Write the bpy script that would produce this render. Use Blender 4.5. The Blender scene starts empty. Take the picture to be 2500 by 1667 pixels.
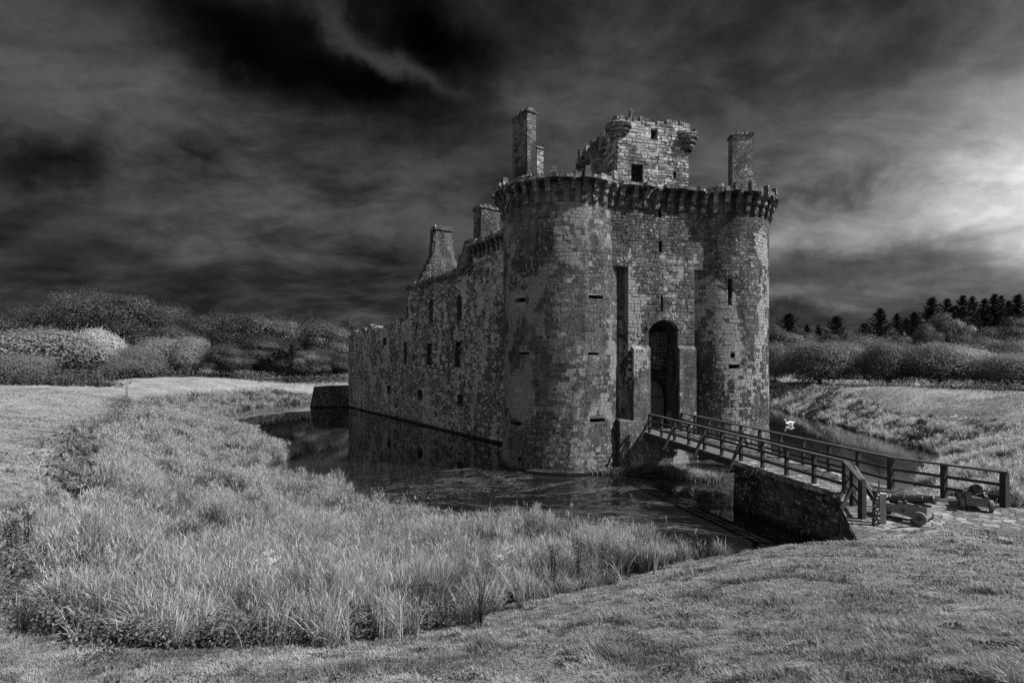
import bpy, math, random
import numpy as np
from mathutils import Vector, Matrix
R_ = math.radians
rnd = random.Random(7)
rng = np.random.default_rng(11)
scene = bpy.context.scene
COL = scene.collection

# ---------------------------------------------------------------- camera
CAM_H = 6.7; F = 1300.0; CX = 1250.0; HZ = 882.0      # eye height, focal length in photo pixels, horizon row
cam_d = bpy.data.cameras.new('camera'); cam = bpy.data.objects.new('camera', cam_d); COL.objects.link(cam)
cam.location = (0, 0, CAM_H); cam.rotation_euler = (R_(90), 0, 0)
cam_d.sensor_width = 36; cam_d.lens = F/2500*36; cam_d.shift_y = (HZ-833.5)/2500
cam_d.clip_start = .1; cam_d.clip_end = 6000
scene.camera = cam

# ---------------------------------------------------------------- node helper
class NB:
    def __init__(s, tree):
        s.t = tree; s.n = tree.nodes; s.l = tree.links; s.n.clear()
    def new(s, typ, **kw):
        nd = s.n.new(typ)
        for k, v in kw.items(): setattr(nd, k, v)
        return nd
    def put(s, sock, v):
        if v is None: return
        if hasattr(v, 'is_output'): s.l.new(v, sock)
        else:
            try: sock.default_value = v
            except Exception:
                sock.default_value = (v, v, v, 1) if len(sock.default_value) == 4 else (v, v, v)
    def m(s, op, a, b=None, c=None, clamp=False):
        nd = s.new('ShaderNodeMath', operation=op); nd.use_clamp = clamp
        s.put(nd.inputs[0], a); s.put(nd.inputs[1], b)
        if c is not None: s.put(nd.inputs[2], c)
        return nd.outputs[0]
    def vm(s, op, a, b=None):
        nd = s.new('ShaderNodeVectorMath', operation=op)
        s.put(nd.inputs[0], a); s.put(nd.inputs[1], b)
        return nd.outputs[0]
    def noise(s, vec, scale, detail=4, rough=.55, dist=0, dim='3D'):
        nd = s.new('ShaderNodeTexNoise'); nd.noise_dimensions = dim
        if vec is not None: s.put(nd.inputs['Vector'], vec)
        nd.inputs['Scale'].default_value = scale; nd.inputs['Detail'].default_value = detail
        nd.inputs['Roughness'].default_value = rough; nd.inputs['Distortion'].default_value = dist
        return nd.outputs['Fac']
    def step(s, x, a, b, lo=0., hi=1.):
        nd = s.new('ShaderNodeMapRange'); nd.interpolation_type = 'SMOOTHSTEP'
        s.put(nd.inputs[0], x); s.put(nd.inputs[1], a); s.put(nd.inputs[2], b); s.put(nd.inputs[3], lo); s.put(nd.inputs[4], hi)
        return nd.outputs[0]
    def mix(s, f, a, b):
        nd = s.new('ShaderNodeMix'); nd.data_type = 'FLOAT'
        s.put(nd.inputs[0], f); s.put(nd.inputs[2], a); s.put(nd.inputs[3], b)
        return nd.outputs[0]
    def xyz(s, x, y, z):
        nd = s.new('ShaderNodeCombineXYZ'); s.put(nd.inputs[0], x); s.put(nd.inputs[1], y); s.put(nd.inputs[2], z); return nd.outputs[0]
    def sep(s, v):
        nd = s.new('ShaderNodeSeparateXYZ'); s.put(nd.inputs[0], v); return nd.outputs

# ---------------------------------------------------------------- sky and sun
SUN_AZ, SUN_EL = 106.0, 47.0          # azimuth clockwise from the view direction
FILL = 0.55
scene.view_settings.view_transform = 'Standard'; scene.view_settings.look = 'None'
scene.view_settings.exposure = 1.0; scene.view_settings.gamma = 1
scene.view_settings.use_curve_mapping = False

w = bpy.data.worlds.new('World'); scene.world = w; w.use_nodes = True
b = NB(w.node_tree)
out = b.new('ShaderNodeOutputWorld'); bg = b.new('ShaderNodeBackground'); b.l.new(bg.outputs[0], out.inputs[0])
sky = b.new('ShaderNodeTexSky'); sky.sky_type = 'NISHITA'; sky.sun_disc = False
sky.sun_elevation = R_(SUN_EL); sky.sun_rotation = R_(SUN_AZ)
bwn = b.new('ShaderNodeRGBToBW'); b.l.new(sky.outputs[0], bwn.inputs[0])
D = b.vm('NORMALIZE', b.new('ShaderNodeTexCoord').outputs['Generated'])
dx, dy, dz = b.sep(D)
warp = b.noise(D, 2.6, 9, .62); warp2 = b.noise(b.vm('ADD', D, (5, 3, 1)), 2.6, 9, .62)
az = b.m('ADD', b.m('ARCTAN2', dx, dy), b.m('MULTIPLY', b.m('SUBTRACT', warp, .5), .48))
el = b.m('ADD', b.m('ARCSINE', dz), b.m('MULTIPLY', b.m('SUBTRACT', warp2, .5), .30))
def blob(px, py, ra, rb, rot=0.):
    """soft patch of cloud or clear sky; size in degrees, rot in degrees up to the right"""
    a0 = math.atan((px-CX)/F); e0 = math.atan((HZ-py)/math.hypot(F, px-CX))
    c, s = math.cos(R_(rot)), math.sin(R_(rot))
    da = b.m('SUBTRACT', az, a0); de = b.m('SUBTRACT', el, e0)
    p = b.m('DIVIDE', b.m('ADD', b.m('MULTIPLY', da, c), b.m('MULTIPLY', de, s)), R_(ra))
    q = b.m('DIVIDE', b.m('SUBTRACT', b.m('MULTIPLY', de, c), b.m('MULTIPLY', da, s)), R_(rb))
    return b.m('EXPONENT', b.m('MULTIPLY', b.m('ADD', b.m('MULTIPLY', p, p), b.m('MULTIPLY', q, q)), -1.))
# clouds seen on a high flat layer: wisps streak towards the horizon
den = b.m('ADD', b.m('MAXIMUM', dz, 0.), .24)
pl = b.xyz(b.m('DIVIDE', dx, den), b.m('DIVIDE', dy, den), 0.)
q_ = b.new('ShaderNodeTexNoise'); q_.inputs['Scale'].default_value = .9; q_.inputs['Detail'].default_value = 5; b.l.new(pl, q_.inputs['Vector'])
wob = b.vm('MULTIPLY', b.vm('SUBTRACT', q_.outputs['Color'], (.5, .5, .5)), (.5, .5, 0))
def layer(rot, sx, sy, sc, det, dist, off):
    mp_ = b.new('ShaderNodeMapping'); b.l.new(b.vm('ADD', pl, wob), mp_.inputs[0]); mp_.inputs['Rotation'].default_value = (0, 0, R_(rot)); mp_.inputs['Scale'].default_value = (sx, sy, 1); mp_.inputs['Location'].default_value = off
    return b.noise(mp_.outputs[0], sc, det, .62, dist)
wsp = layer(24, .7, 1.25, 1.5, 12, .3, (0, 0, 0)); fluf = layer(-20, .95, 1.05, 3.2, 12, .25, (3.7, 1.2, 0))
cl = b.step(b.m('ADD', b.m('MULTIPLY', wsp, .55), b.m('MULTIPLY', fluf, .45)), .385, .625, .22, 1.05)
grain = b.noise(b.vm('ADD', pl, wob), 13., 8, .68); cl = b.m('MULTIPLY', cl, b.step(grain, .3, .7, .9, 1.1)); base = b.m('MULTIPLY', cl, .068)
def bright(L, k, *a): return b.m('ADD', L, b.m('MULTIPLY', b.m('MULTIPLY', blob(*a), k), b.mix(.55, 1., cl)))
def dark(L, k, *a): return b.m('MULTIPLY', L, b.m('SUBTRACT', 1., b.m('MULTIPLY', blob(*a), k)))
L = base
L = bright(L, .17, 2250, 480, 17, 8, 14)
L = bright(L, .10, 2450, 260, 10, 8, 35)
L = bright(L, .06, 1290, 280, 5, 2.2, -14)
L = bright(L, .035, 1620, 300, 13, 8, 0)
L = bright(L, .030, 230, 250, 14, 8, -25)
L = bright(L, .016, 600, 600, 16, 5, 8)
L = dark(L, .995, 1090, 80, 14, 9.5, -10)
L = dark(L, .95, 900, 245, 10, 4.4, -20)
L = dark(L, .95, 640, 175, 9, 4.0, -14)
L = dark(L, .80, 480, 10, 10, 3.5, -12)
L = dark(L, .65, 1850, 90, 9, 4, 20)
L = dark(L, .88, 60, 440, 7, 2.6, -8)
L = dark(L, .60, 100, 590, 11, 1.6, -6)
L = dark(L, .70, 470, 420, 2.2, .7, -10)
L = dark(L, .50, 650, 720, 22, 2.4, 0)
L = dark(L, .92, 2150, 665, 10, 2.0, -4)
L = dark(L, .60, 2420, 600, 8, 1.8, 10)
L = dark(L, .55, 2000, 470, 6, 1.0, 14)
L = bright(L, .07, 1950, 590, 3.5, .9, 12)
L = bright(L, .06, 1960, 735, 6, .9, -8)
L = dark(L, .72, 1960, 790, 16, 1.6, 0)
L = bright(L, .055, 880, 110, 6, 1.1, -30)
L = bright(L, .03, 1010, 190, 4, 1.2, -32)
L = bright(L, .75, 2660, 460, 10, 4.0, 12)
# fill light added to the unseen sky behind the photographer and round the sun
back = b.step(dy, .45, -.25)
L = b.m('ADD', L, b.m('MULTIPLY', back, b.m('MULTIPLY', cl, FILL)))
L = b.m('MULTIPLY', L, b.mix(.25, 1., b.m('MULTIPLY', bwn.outputs[0], .12)))
L = b.m('MULTIPLY', L, b.mix(b.step(dz, -.02, .0), .25, 1.))
b.l.new(b.m('MULTIPLY', L, 10.), bg.inputs['Color'])
bg.inputs['Strength'].default_value = .068

sd = bpy.data.lights.new('sun', 'SUN'); sun = bpy.data.objects.new('sun', sd); COL.objects.link(sun)
sd.energy = 4.6; sd.angle = R_(1.5); sd.color = (1, 1, 1)
sun.rotation_euler = (R_(90-SUN_EL), 0, R_(180-SUN_AZ)); sun.location = (60, -40, 80)
# direction check: light travels from the azimuth SUN_AZ
tos = Vector((math.sin(R_(SUN_AZ))*math.cos(R_(SUN_EL)), math.cos(R_(SUN_AZ))*math.cos(R_(SUN_EL)), math.sin(R_(SUN_EL))))
sun.rotation_euler = tos.to_track_quat('Z', 'Y').to_euler()

# ---------------------------------------------------------------- materials
def mat(name):
    m = bpy.data.materials.new(name); m.use_nodes = True
    nb = NB(m.node_tree); o = nb.new('ShaderNodeOutputMaterial'); p = nb.new('ShaderNodeBsdfPrincipled')
    nb.l.new(p.outputs[0], o.inputs[0]); p.inputs['Roughness'].default_value = .9
    p.inputs['Specular IOR Level'].default_value = .2
    return m, nb, p, o
def grey(nb, p, v):
    nb.put(p.inputs['Base Color'], v)
def bump(nb, p, h, strength, dist=.03):
    bm = nb.new('ShaderNodeBump'); bm.inputs['Strength'].default_value = strength; bm.inputs['Distance'].default_value = dist
    nb.put(bm.inputs['Height'], h); nb.l.new(bm.outputs[0], p.inputs['Normal'])

def stone(name, lo, hi, mortar, bw, bh, warp=.03, spk=.5, stain=.75, pale=.5, msize=.012, seed=0., blocks=False):
    m, n, p, o = mat(name)
    uv = n.new('ShaderNodeUVMap').outputs[0]
    pos = n.new('ShaderNodeNewGeometry').outputs['Position']
    pos = n.vm('ADD', pos, (seed*13.1, seed*7.7, seed*3.3))
    wn = n.new('ShaderNodeTexNoise'); wn.inputs['Scale'].default_value = 1.3; wn.inputs['Detail'].default_value = 4; n.l.new(pos, wn.inputs['Vector'])
    off = n.vm('MULTIPLY', n.vm('SUBTRACT', wn.outputs['Color'], (.5, .5, .5)), (warp*9, warp*4, 0))
    uvw = n.vm('ADD', uv, off)
    br = n.new('ShaderNodeTexBrick'); n.l.new(uvw, br.inputs['Vector'])
    br.inputs['Color1'].default_value = (0, 0, 0, 1); br.inputs['Color2'].default_value = (1, 1, 1, 1); br.inputs['Mortar'].default_value = (.5, .5, .5, 1)
    br.inputs['Scale'].default_value = 1; br.inputs['Mortar Size'].default_value = msize; br.inputs['Mortar Smooth'].default_value = .25
    br.inputs['Brick Width'].default_value = bw; br.inputs['Row Height'].default_value = bh; br.offset = .45; br.squash = 1.35; br.squash_frequency = 3
    rv = br.outputs['Color']; mf = br.outputs['Fac']
    if blocks:      # every block is modelled; its own tone is stored on its faces
        at_ = n.new('ShaderNodeAttribute'); at_.attribute_name = 'tone'; rv = n.m('MAXIMUM', at_.outputs['Fac'], 0.); mf = n.m('LESS_THAN', at_.outputs['Fac'], -.001)
    big = n.noise(pos, .22, 3, .55, .3)
    med = n.noise(n.vm('MULTIPLY', pos, (1, 1, .45)), .75, 4, .6)
    fine = n.noise(pos, 9, 5, .7)
    col = n.mix(rv, lo, hi)
    col = n.m('MULTIPLY', col, n.step(fine, .28, .72, .40, 1.6))
    col = n.m('MULTIPLY', col, n.step(n.noise(n.vm('MULTIPLY', pos, (1, 1, .18)), 1.6, 5, .65), .3, .7, .55, 1.35))
    # dark damp stains and pale weathered coats, both with block shaped borders
    j = n.m('MULTIPLY', n.m('SUBTRACT', rv, .5), .085)
    st = n.step(n.m('ADD', n.m('ADD', n.m('MULTIPLY', big, .5), n.m('MULTIPLY', med, .5)), j), .487, .53)
    col = n.mix(n.m('MULTIPLY', st, stain), col, n.m('MULTIPLY', col, .22))
    med2 = n.noise(n.vm('ADD', n.vm('MULTIPLY', pos, (1, 1, .5)), (31, 17, 5)), .42, 5, .6, .4)
    pt = n.step(n.m('ADD', med2, j), .525, .57)
    grit = n.step(n.noise(pos, 17, 4, .75), .38, .62, .55, 1.6)
    col = n.mix(n.m('MULTIPLY', pt, pale), col, n.m('MULTIPLY', grit, hi*1.95))
    if blocks and spk > .9: col = n.mix(n.m('MULTIPLY', n.step(rv, .84, .90), .75*spk), col, n.m('MULTIPLY', grit, .34))
    # lichen flecks
    sp = n.step(n.noise(n.vm('ADD', pos, (7, 9, 2)), 5.0, 6, .78), .565, .62)
    area = n.step(n.noise(n.vm('ADD', pos, (2, 40, 8)), .5, 3), .38, .60)
    zz = n.sep(n.new('ShaderNodeNewGeometry').outputs['Position'])[2]; area = n.m('MAXIMUM', area, n.step(zz, 3.4, 2.6))
    col = n.mix(n.m('MULTIPLY', n.m('MULTIPLY', sp, area), spk), col, .70 if spk > .9 else .55)
    mcol = n.mix(n.step(n.noise(pos, .33, 2), .42, .55), mortar, mortar*.28)
    col = n.mix(n.m('MULTIPLY', mf, .85), col, mcol)
    # wet black tide line by the water
    z = n.sep(n.new('ShaderNodeNewGeometry').outputs['Position'])[2]
    col = n.m('MULTIPLY', col, n.step(n.m('ADD', z, n.m('MULTIPLY', n.m('SUBTRACT', med, .5), .5)), .12, .30, .22, 1.))
    grey(n, p, col)
    h = n.m('ADD', n.m('MULTIPLY', mf, -.7), n.m('ADD', n.m('MULTIPLY', fine, .55), n.m('MULTIPLY', rv, .45)))
    bump(n, p, h, 1., .05)
    return m
M = {}
M['ashlar'] = stone('ashlar_stone', .060, .105, .22, .47, .285, .012, .35, .7, .6, .012, 0)
M['ashlar2'] = stone('worn_ashlar', .060, .115, .13, .45, .25, .02, .55, .68, .85, .011, 3)
M['rubble'] = stone('rubble_stone', .08, .21, .06, .36, .18, .05, .95, .72, .5, .018, 6)
M['rubbledark'] = stone('dark_rubble', .02, .085, .03, .50, .22, .03, .6, .8, .2, .02, 9)
M['b_ashlar'] = stone('ashlar_blocks', .046, .090, .20, .47, .285, .012, .45, .72, .6, .012, 0, True)
M['b_ashlar2'] = stone('worn_ashlar_blocks', .038, .095, .085, .45, .25, .02, .6, .72, .9, .011, 3, True)
M['b_rubble'] = stone('rubble_blocks', .05, .25, .03, .36, .18, .05, 1., .5, .30, .018, 6, True)
M['b_dark'] = stone('dark_rubble_blocks', .018, .085, .012, .36, .18, .05, .55, .8, .2, .018, 9, True)
M['b_soot'] = stone('gate_shade_blocks', .006, .026, .006, .36, .18, .05, .2, .8, .1, .018, 19, True)  # deep shade of the gate recess painted into the block colour
M['gable'] = stone('gable_stone', .03, .10, .03, .4, .2, .05, .7, .75, .3, .02, 15)
M['top'] = stone('weathered_stone', .035, .13, .05, .5, .3, .04, .95, .5, .3, .02, 12)

def simple(name, lo, hi, scale=6, rough=.85, bs=.3, stretch=(1, 1, 1), spec=.2, bd=.02):
    m, n, p, o = mat(name)
    pos = n.vm('MULTIPLY', n.new('ShaderNodeTexCoord').outputs['Object'], stretch)
    f = n.noise(pos, scale, 6, .65)
    grey(n, p, n.step(f, .3, .7, lo, hi)); bump(n, p, f, bs, bd)
    p.inputs['Roughness'].default_value = rough; p.inputs['Specular IOR Level'].default_value = spec
    return m
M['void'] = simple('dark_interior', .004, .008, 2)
M['tarwood'] = simple('dark_timber', .010, .032, 5, .6, .5, (1, 1, 4), .35)
M['railtop'] = simple('weathered_rail', .03, .075, 4, .55, .4, (1, 1, 1), .4)
M['deck'] = simple('deck_plank', .05, .13, 4, .8, .5, (4, 1, 1))
M['door'] = simple('oak_plank', .05, .12, 9, .8, .5, (6, 6, .5))
M['iron'] = simple('black_iron', .012, .03, 14, .42, .35, (1, 1, 1), .5, .006)
M['carriage'] = simple('grey_painted_wood', .10, .20, 7, .7, .3, (1, 1, 3), .3, .01)
M['carriage_dark'] = simple('worn_carriage_wood', .07, .17, 7, .75, .4, (1, 1, 3), .3, .01)
M['palewood'] = simple('pale_post_wood', .22, .36, 9, .8, .4, (1, 1, .25), .2, .01)
M['bark'] = simple('bark', .02, .06, 3, .95, .8)
M['feather'] = simple('white_feather', .65, .8, 9, .7, .1)
M['bill'] = simple('bill', .08, .12, 9, .5, .1)
m, n, p, o = mat('lichen_post'); M['lichen'] = m
pos = n.new('ShaderNodeTexCoord').outputs['Object']
grey(n, p, n.mix(n.step(n.noise(pos, 13, 3, .6), .55, .6), .02, .5)); 

def leafmat(name, lo, hi, trans=.35, spec=.25):
    m = bpy.data.materials.new(name); m.use_nodes = True; n = NB(m.node_tree)
    o = n.new('ShaderNodeOutputMaterial'); p = n.new('ShaderNodeBsdfPrincipled'); t = n.new('ShaderNodeBsdfTranslucent'); mx = n.new('ShaderNodeMixShader')
    a = n.new('ShaderNodeAttribute'); a.attribute_name = 'shade'
    oi = n.new('ShaderNodeObjectInfo')
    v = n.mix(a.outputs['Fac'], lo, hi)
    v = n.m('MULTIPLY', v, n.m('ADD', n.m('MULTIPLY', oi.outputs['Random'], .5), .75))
    n.put(p.inputs['Base Color'], v); n.put(t.inputs['Color'], v)
    p.inputs['Roughness'].default_value = .55; p.inputs['Specular IOR Level'].default_value = spec
    mx.inputs[0].default_value = trans
    n.l.new(p.outputs[0], mx.inputs[1]); n.l.new(t.outputs[0], mx.inputs[2]); n.l.new(mx.outputs[0], o.inputs[0])
    return m
M['leaf_dark'] = leafmat('dark_foliage', .02, .13)
M['leaf_mid'] = leafmat('mid_foliage', .04, .22)
M['leaf_pale'] = leafmat('pale_foliage', .08, .34)
M['leaf_white'] = leafmat('silvery_foliage', .14, .46)
M['needle'] = leafmat('conifer_needles', .008, .045, .1)
M['reed'] = leafmat('reed_blades', .012, .56, .35)
M['lawnblade'] = leafmat('lawn_blades', .045, .32, .35)
M['weed'] = leafmat('dark_weed', .012, .12, .2)
M['drystalk'] = leafmat('dry_stalk', .34, .5, .1)
M['float'] = leafmat('floating_stems', .012, .36, .0)

# ---------------------------------------------------------------- object helpers
def link(o, parent=None):
    COL.objects.link(o)
    if parent is not None: o.parent = parent
    return o
def tag(o, label=None, cat=None, group=None, kind=None):
    for k, v in (('label', label), ('category', cat), ('group', group), ('kind', kind)):
        if v: o[k] = v
    return o
def empty(name, loc, label, cat, group=None, rz=0):
    o = bpy.data.objects.new(name, None); o.location = loc; o.rotation_euler = (0, 0, rz); o.empty_display_size = .3
    return tag(link(o), label, cat, group)
def wloc(o):
    v = Vector((0, 0, 0))
    while o is not None: v += o.location; o = o.parent
    return v
class MB:
    """collects faces (with uvs in metres and material slots) for one mesh"""
    def __init__(s): s.v = []; s.f = []; s.uv = []; s.mi = []; s.tn = []; s.tone = -1.
    def face(s, pts, uvs=None, mi=0):
        i = len(s.v); s.v += [tuple(q) for q in pts]; s.f.append(tuple(range(i, i+len(pts)))); s.mi.append(mi); s.tn.append(s.tone)
        if uvs is None:
            P = [Vector(q) for q in pts]; nn = (P[1]-P[0]).cross(P[2]-P[0])
            if nn.length < 1e-9 and len(P) > 3: nn = (P[2]-P[0]).cross(P[3]-P[0])
            nn = nn.normalized() if nn.length > 0 else Vector((0, 0, 1))
            if abs(nn.z) > .75: uvs = [(q.x, q.y) for q in P]
            else:
                t = Vector((-nn.y, nn.x, 0)).normalized(); uvs = [(q.dot(t), q.z) for q in P]
        s.uv += uvs
    def hexa(s, P, mi=0):
        """8 points: bottom ring 0-3, top ring 4-7 (counter clockwise from above)"""
        for f in ((3, 2, 1, 0), (4, 5, 6, 7), (0, 1, 5, 4), (1, 2, 6, 5), (2, 3, 7, 6), (3, 0, 4, 7)): s.face([P[k] for k in f], mi=mi)
    def box(s, c, ax, ay, hx, hy, z0, z1, mi=0, tx=0., ty=0.):
        c = Vector(c); ax = Vector((ax[0], ax[1], 0)); ay = Vector((ay[0], ay[1], 0))
        P = []
        for z, qx, qy in ((z0, hx, hy), (z1, hx-tx, hy-ty)):
            for a, bb in ((-1, -1), (1, -1), (1, 1), (-1, 1)):
                q = c + ax*a*qx + ay*bb*qy; P.append((q.x, q.y, z))
        s.hexa(P, mi)
    def bar(s, A, B, wd, ht, mi=0):
        """square timber from A to B"""
        A = Vector(A); B = Vector(B); d = (B-A).normalized()
        sd_ = d.cross(Vector((0, 0, 1)))
        sd_ = sd_.normalized() if sd_.length > 1e-3 else Vector((1, 0, 0))
        up = sd_.cross(d)
        P = []
        for q in (A, B):
            P.append([q-sd_*wd/2-up*ht/2, q+sd_*wd/2-up*ht/2, q+sd_*wd/2+up*ht/2, q-sd_*wd/2+up*ht/2])
        a, c = P
        for f in ((a[0], a[3], a[2], a[1]), (c[0], c[1], c[2], c[3]), (a[0], a[1], c[1], c[0]), (a[1], a[2], c[2], c[1]), (a[2], a[3], c[3], c[2]), (a[3], a[0], c[0], c[3])):
            s.face(f, mi=mi)
    def tube(s, pts, rads, n=8, mi=0, caps=True):
        rings = []
        prev = None
        for i, q in enumerate(pts):
            q = Vector(q); d = Vector(pts[min(i+1, len(pts)-1)])-Vector(pts[max(i-1, 0)])
            d = d.normalized(); ref = Vector((0, 0, 1)) if abs(d.z) < .9 else Vector((1, 0, 0))
            if prev is not None: ref = prev
            x = d.cross(ref).normalized(); y = x.cross(d).normalized(); prev = y if abs(y.dot(d)) < .9 else None
            x = d.cross(y).normalized()
            rings.append([q + (x*math.cos(2*math.pi*k/n)+y*math.sin(2*math.pi*k/n))*rads[i] for k in range(n)])
        for a, c in zip(rings, rings[1:]):
            for k in range(n): s.face((a[k], a[(k+1) % n], c[(k+1) % n], c[k]), mi=mi)
        if caps: s.face(rings[0][::-1], mi=mi); s.face(rings[-1], mi=mi)
    def lathe(s, c, prof, n=20, a0=0., a1=2*math.pi, mi=0):
        """profile of (radius, z) revolved round the vertical through c"""
        rings = [[(c[0]+r*math.cos(a0+(a1-a0)*k/n), c[1]+r*math.sin(a0+(a1-a0)*k/n), z) for k in range(n+1)] for r, z in prof]
        for i in range(len(prof)-1):
            for k in range(n):
                ua = prof[i][0]*(a0+(a1-a0)*k/n); ub = prof[i][0]*(a0+(a1-a0)*(k+1)/n)
                s.face((rings[i][k], rings[i][k+1], rings[i+1][k+1], rings[i+1][k]), [(ua, prof[i][1]), (ub, prof[i][1]), (ub, prof[i+1][1]), (ua, prof[i+1][1])], mi)
    def build(s, name, mats, parent=None, smooth=False, origin=None, weld=False):
        if not isinstance(mats, (list, tuple)): mats = [mats]
        off = wloc(parent) if parent is not None else Vector((0, 0, 0))
        if origin is not None: off = Vector(origin)
        me = bpy.data.meshes.new(name)
        me.from_pydata([(x-off.x, y-off.y, z-off.z) for x, y, z in s.v], [], s.f)
        uvl = me.uv_layers.new(name='UVMap'); uvl.data.foreach_set('uv', np.array(s.uv, dtype=np.float32).ravel())
        me.polygons.foreach_set('material_index', s.mi)
        for mm in mats: me.materials.append(mm)
        if any(t >= 0 for t in s.tn): ta = me.attributes.new('tone', 'FLOAT', 'FACE'); ta.data.foreach_set('value', np.array(s.tn, dtype=np.float32))
        if weld:
            import bmesh
            bm = bmesh.new(); bm.from_mesh(me); bmesh.ops.remove_doubles(bm, verts=bm.verts, dist=.0008); bmesh.ops.recalc_face_normals(bm, faces=bm.faces); bm.to_mesh(me); bm.free()
        if smooth: me.polygons.foreach_set('use_smooth', [True]*len(me.polygons))
        o = bpy.data.objects.new(name, me); link(o, parent)
        if parent is None and origin is not None: o.location = off
        return o
def np_mesh(name, V, T, mt, shade=None, parent=None, loc=None, extra=None):
    """V (n,3) float, T list of (m,k) int arrays with k = 3 or 4"""
    me = bpy.data.meshes.new(name)
    V = np.asarray(V, dtype=np.float32)
    me.vertices.add(len(V)); me.vertices.foreach_set('co', V.ravel())
    T = [t for t in T if len(t)]
    me.loops.add(sum(t.size for t in T)); me.loops.foreach_set('vertex_index', np.concatenate([t.ravel() for t in T]).astype(np.int32))
    ls = []; base = 0
    for t in T: ls.append(base + np.arange(len(t))*t.shape[1]); base += t.size
    me.polygons.add(sum(len(t) for t in T)); me.polygons.foreach_set('loop_start', np.concatenate(ls).astype(np.int32))
    if shade is not None:
        a = me.attributes.new('shade', 'FLOAT', 'POINT'); a.data.foreach_set('value', np.asarray(shade, dtype=np.float32))
    for k, v in (extra or {}).items():
        a = me.attributes.new(k, 'FLOAT', 'POINT'); a.data.foreach_set('value', np.asarray(v, dtype=np.float32))
    me.update(calc_edges=True); me.materials.append(mt)
    o = bpy.data.objects.new(name, me); link(o, parent)
    if loc is not None: o.location = loc
    return o
def smoothnoise(x, y, scale, seed=0, octv=3):
    r = np.random.default_rng(seed); out = 0; amp = 1; tot = 0
    for k in range(octv):
        for j in range(4):
            th = r.uniform(0, 6.28); ph = r.uniform(0, 6.28); ff = (2**k)/scale*r.uniform(.7, 1.4)*6.28
            out = out + amp*np.sin((x*math.cos(th)+y*math.sin(th))*ff + ph + 1.3*np.sin((y*math.cos(th)-x*math.sin(th))*ff*.7+ph*2))
            tot += amp*amp*.5
        amp *= .55
    return out/math.sqrt(tot)      # roughly unit variance
def inpoly(x, y, poly):
    c = np.zeros(np.shape(x), bool); n_ = len(poly)
    for i in range(n_):
        x1, y1 = poly[i]; x2, y2 = poly[(i+1) % n_]
        if y1 == y2: continue
        c ^= ((y1 > y) != (y2 > y)) & (x < (x2-x1)*(y-y1)/(y2-y1)+x1)
    return c
def segdist(x, y, poly, closed=True):
    d = np.full(np.shape(x), 1e9); n_ = len(poly)
    for i in range(n_ if closed else n_-1):
        ax, ay = poly[i]; bx, by = poly[(i+1) % n_]; ex, ey = bx-ax, by-ay
        t = np.clip(((x-ax)*ex+(y-ay)*ey)/(ex*ex+ey*ey), 0, 1)
        d = np.minimum(d, np.hypot(x-ax-t*ex, y-ay-t*ey))
    return d
def at(px, py, z):
    """point of height z that the photo shows at (px, py)"""
    Y = (CAM_H-z)*F/(py-HZ); return Vector(((px-CX)/F*Y, Y, z))

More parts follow.
